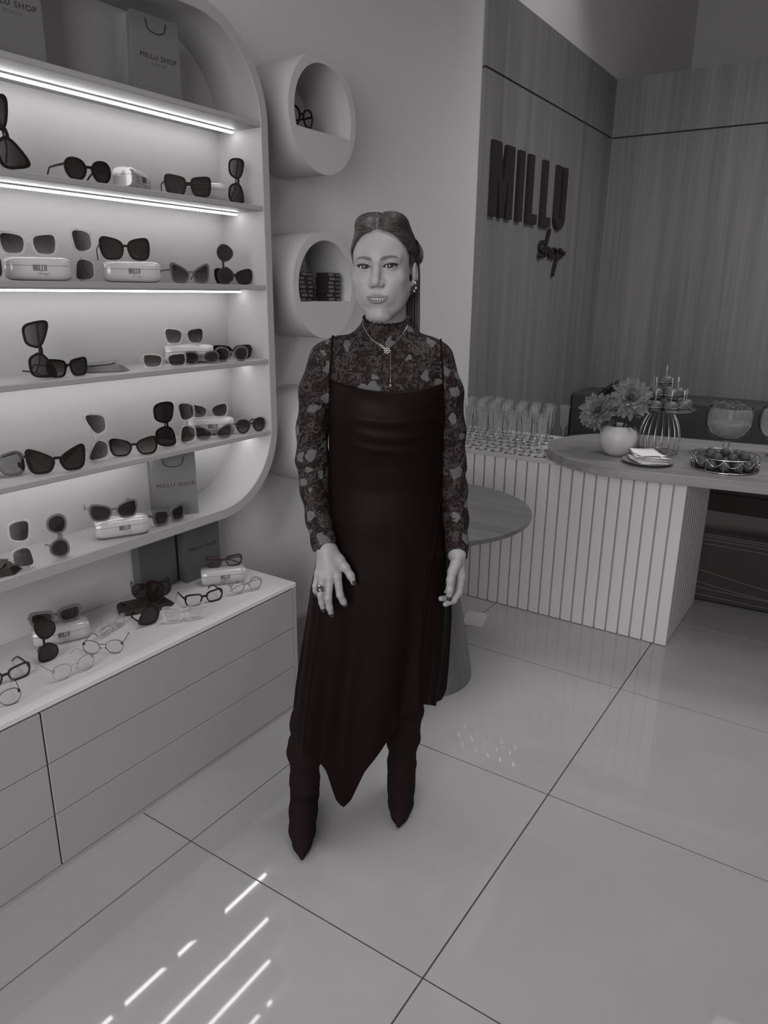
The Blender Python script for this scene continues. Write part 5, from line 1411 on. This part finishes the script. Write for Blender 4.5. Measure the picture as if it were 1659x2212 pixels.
HEM = np.array([(-.30,.330),(-.255,.335),(-.225,.318),(-.168,.252),(-.130,.180),(-.108,.160),(-.088,.182),(-.050,.285),(.008,.378),(.060,.440),(.097,.474),(.130,.452),(.160,.425),(.25,.42)])
ztop = 1.352-.016*np.maximum(0,np.cos(th))**2*(1-np.abs(np.sin(th))**2) - .002*np.sin(th)
sx, cx_ = np.sin(th), np.cos(th)
def sup(v, p): return np.sign(v)*np.abs(v)**p
def dress_point(z, i):
    l, r, f, b = prof(z)
    c = (l+r)/2; a = (r-l)/2
    x = c+a*sup(sx[i],.86); y = (-f if False else 0)
    yy = np.where(cx_[i] > 0, f*sup(np.abs(cx_[i]),.86), b*sup(np.abs(cx_[i]),.9))
    return x, yy
G = np.zeros((NT, NZ, 3))
for i in range(NT):
    # hem height by the x of the lower skirt
    xl = -.054+.214*sup(sx[i],.86)
    zh = np.interp(xl, HEM[:,0], HEM[:,1]) if cx_[i] > 0 else np.interp(xl, [-.27,-.1,.1,.17], [.33,.36,.42,.456])
    t = np.linspace(0,1,NZ); z = ztop[i]+(zh-ztop[i])*t
    x, y = dress_point(z, i)
    low_ = np.clip((.98-z)/.55,0,1)
    fold = low_**1.3*(.011*np.sin(th[i]*7+1.2+.8*low_)+.007*np.sin(th[i]*13-.6)+.0015*np.sin(th[i]*23+z*3))
    # soft swags of the cowl over the bust
    fr = max(0,cx_[i])**1.5
    xx = x/.15; cow = 0
    for zc,amp,wd in ((1.300,.0028,.016),(1.262,.0042,.013),(1.224,.0042,.012),(1.190,.0036,.009)):
        q = (z-(zc+.020*(xx-.12)**2-.004*xx))/wd; cow = cow + amp*np.exp(-q*q)*np.exp(-((xx-.1)/.62)**4)
    belly = .004*np.exp(-((z-1.0)/.06)**2)*fr
    # wrap edge: the upper panel stands proud of the lower one
    xe = np.interp(z, [.45,.62,.80,.90,.98,1.04,1.10], [.098,.098,.108,.120,.132,.140,.150])
    step = .0055*np.clip((x-xe)/.006,0,1)*np.clip((1.08-z)/.05,0,1)*(cx_[i]>0)
    off = fold + cow*fr + belly + step*0.0 - step
    n = np.array([sx[i]*.9, -cx_[i]]); n = n/np.linalg.norm(n)
    G[i,:,0] = x+n[0]*off; G[i,:,1] = y+n[1]*off; G[i,:,2] = z
G2 = np.transpose(G,(1,0,2))
mb = MB().grid(G2, close_v=True)
dress = mb.build('dress', 'satin', woman, smooth=True)
sd = dress.modifiers.new('thickness','SOLIDIFY'); sd.thickness = .0022; sd.offset = -1
# piping along the wrap edge, and the thin straps
pts = []
for z in np.linspace(1.06,.485,50):
    xe = float(np.interp(z, [.45,.62,.80,.90,.98,1.04,1.10], [.098,.098,.108,.120,.132,.140,.150]))
    l,r,f,b = prof(z); c=(l+r)/2; a=(r-l)/2
    s_ = np.clip((xe-c)/a,-1,1); sn = math.copysign(abs(s_)**(1/.86), s_); tt = math.asin(sn)
    low_ = np.clip((.98-z)/.55,0,1); fold = low_**1.3*(.011*math.sin(tt*7+1.2+.8*low_)+.007*math.sin(tt*13-.6)+.0015*math.sin(tt*23+z*3))
    pts.append((xe+.9*sn*fold, float(f)*abs(math.cos(tt))**.86-math.cos(tt)*fold-.0004, z))
MB().tube(pts, .0020, 6).build('wrap_edge', 'satin', dress, smooth=True)
for s,xx in ((-1,-.148),(1,.140)):
    pts = []
    for w in np.linspace(1.335,1.425,14):
        u = xx+(.010*s*-1)*(w-1.335)/.12; pts.append((u, lace_front(u, w)-.0022, w))
    for v in np.linspace(pts[-1][1]+.012, .03, 5):
        zz = np.linspace(1.38,1.50,200,dtype=f32); dd = lace_sdf([np.full_like(zz,pts[-1][0]), np.full_like(zz,v), zz], False); k_ = np.where(dd<0)[0]
        if len(k_): pts.append((pts[-1][0], v, float(zz[k_[-1]])+.0022))
    MB().tube(pts, .0026, 6).build('strap', 'satin', dress, smooth=True)

# ---------------------------------------------------------------- over-knee boots with pointed toes
def boot(P, leg, ankle, ball_, toe):
    d = chain(P, leg, .03)
    foot = chain(P, [ankle+(.040,), tuple((np.array(ankle)+np.array(ball_))/2+np.array([0,0,.012]))+(.040,), ball_+(.0395,)], .02)
    d = smin(d, foot, f32(.02))
    toep = chain(P, [ball_+(.037,), tuple(np.array(ball_)*.55+np.array(toe)*.45)+(.027,), tuple(np.array(ball_)*.12+np.array(toe)*.88)+(.0075,)], .01)
    d = smin(d, toep, f32(.012))
    heel = cap(P, (ankle[0],ankle[1]+.045,ankle[2]+.005), (ankle[0],ankle[1]+.055,.002), .024,.010)
    d = smin(d, heel, f32(.012))
    wr = f32(.0014)*np.sin(P[2]*120+P[0]*30+np.sin(P[0]*70)*2+P[1]*40)*np.exp(-((P[2]-f32(.27))/f32(.10))**2) + f32(.0008)*np.sin(P[2]*200+P[0]*90)*np.exp(-((P[2]-f32(.15))/f32(.06))**2)
    d = d + wr
    return np.maximum(d, -P[2]+f32(.001))
BL = dict(leg=[(-.165,.000,.62,.062),(-.190,.000,.46,.054),(-.222,.004,.34,.050),(-.236,.006,.24,.0485),(-.240,.010,.13,.0400),(-.240,.012,.085,.041)], ankle=(-.241,.010,.075), ball_=(-.238,-.095,.036), toe=(-.2285,-.192,.010))
BR = dict(leg=[(.052,.045,.66,.062),(.058,.060,.46,.054),(.066,.075,.34,.051),(.062,.085,.24,.0475),(.060,.100,.13,.0400),(.060,.108,.085,.041)], ankle=(.060,.112,.075), ball_=(.057,.030,.036), toe=(.048,-.056,.010))
for nm, b_, lo, hi in (('left', BL, (-.30,-.215,-.004), (-.10,.10,.66)), ('right', BR, (-.02,-.08,-.004), (.13,.21,.70))):
    ax, B = full(lo, hi, .0045); Vq, Qq = surface_nets(ax, boot(B, **b_)); Vq = relax(Vq, Qq, 2, .5); Vq[:,2] = np.maximum(Vq[:,2], .0008)
    child('boot', np_mesh('boot', Vq, Qq, 'suede', True))

# ---------------------------------------------------------------- jewellery and nails
nk = [(-.067,1.496),(-.062,1.485),(-.054,1.471),(-.040,1.456),(-.021,1.444),(-.003,1.435),(.012,1.444),(.032,1.464),(.045,1.484),(.050,1.497)]
nck = MB(); n2_ = MB()
P = [(u, lace_front(u,w)-.0022, w) for u,w in nk]; nck.tube(P, .0011, 6)
P2 = [(u+.004*(1 if u<0 else .2), lace_front(u,w-.006)-.0022, w-.006) for u,w in nk[1:6]]; nck.tube(P2, .0009, 6)
dr = [(.006,w) for w in np.linspace(1.434,1.352,12)]
nck.tube([(u, lace_front(u,w)-.0020, w) for u,w in dr], .0007, 5)
necklace = nck.build('necklace', 'fsilver', woman, smooth=True)
pd = MB(); pv = lace_front(-.003,1.430)
for k in range(8): a = 2*PI*k/8; pd.ball((-.003+.0062*math.cos(a), pv-.0035, 1.430+.0062*math.sin(a)), .0026, 8, 6)
pd.ball((-.003,pv-.005,1.430), .0036, 10, 8); pd.build('pendant', 'crystal', necklace, smooth=True)
gm = MB().ball((.006, lace_front(.006,1.349)-.004, 1.349), .0036, 8, 5, (1,.7,1.2)).build('gem', 'crystal', necklace)
ear_ = MB(); er2 = MB(); rr2 = random.Random(9)
ept = [(.0745,.004,-.030),(.079,.002,-.033),(.083,.006,-.037),(.077,-.002,-.038),(.081,.000,-.043),(.075,-.003,-.045),(.079,-.002,-.050),(.073,-.005,-.052),(.069,-.007,-.056),(.075,-.003,-.057),(.065,-.008,-.060),(.070,-.006,-.062),(.0715,.0,-.036),(.0695,-.004,-.048)]
for k,p in enumerate(ept):
    q = from_head([p])[0]; (ear_ if k%3 else er2).ball(tuple(q), rr2.uniform(.0027,.0037), 8, 6)
eo = ear_.build('earring', 'crystal_d', woman, smooth=True); er2.build('stone', 'crystal', eo, smooth=True)
q = from_head([(-.0735,.004,-.046)])[0]; MB().ball(tuple(q), .0038, 8, 6).ball((q[0],q[1]-.001,q[2]-.006), .003, 8, 6).build('earring', 'crystal_d', woman, smooth=True)
rg = MB(); rg2 = MB()
for k in range(9):
    a = rr2.uniform(0,2*PI); r_ = .0085*math.sqrt(rr2.random()); (rg if k%3 else rg2).ball((-.1675+r_*math.cos(a), -.1635+.002*rr2.random(), .840+r_*math.sin(a)), .0032, 8, 6)
ring = rg.tube([(-.165+.0108*math.cos(a), -.151+.0108*math.sin(a), .840) for a in np.linspace(0,2*PI,20)], .0011, 6, False).build('ring', 'crystal_d', woman, smooth=True)
rg2.build('stone', 'crystal', ring, smooth=True)
def nail(fin, nrm, w=.0052, l=.0075):
    tip = np.array(fin[-1][:3]); dirv = tip-np.array(fin[-2][:3]); dirv /= np.linalg.norm(dirv); n = np.array(nrm, float); n -= dirv*(n@dirv); n /= np.linalg.norm(n); s = np.cross(dirv,n); r = fin[-1][3]
    G = []
    for a in np.linspace(0,1,7):
        ww = w*(1 if a < .65 else math.sqrt(max(0,1-((a-.65)/.37)**2))+.04); row = []
        for b in np.linspace(-1,1,7):
            p = tip+dirv*(-.006+l*1.75*a)+s*ww*b+n*(r*.97*math.sqrt(max(.15,1-(b*ww/r)**2*.9))+.0007-.0022*a*a)
            row.append(tuple(p))
        G.append(row)
    o = MB().grid(G).build('nail', 'nail', woman, smooth=True); sd = o.modifiers.new('thickness','SOLIDIFY'); sd.thickness = .0009; sd.offset = 0
for f_ in (R_IDX,R_MID,R_RNG,R_PNK): nail(f_, (0,-1,.15))
nail(R_THB, (.6,-1,.1), .0058, .0085); nail(L_THB, (0,-1,0), .0064, .0115)
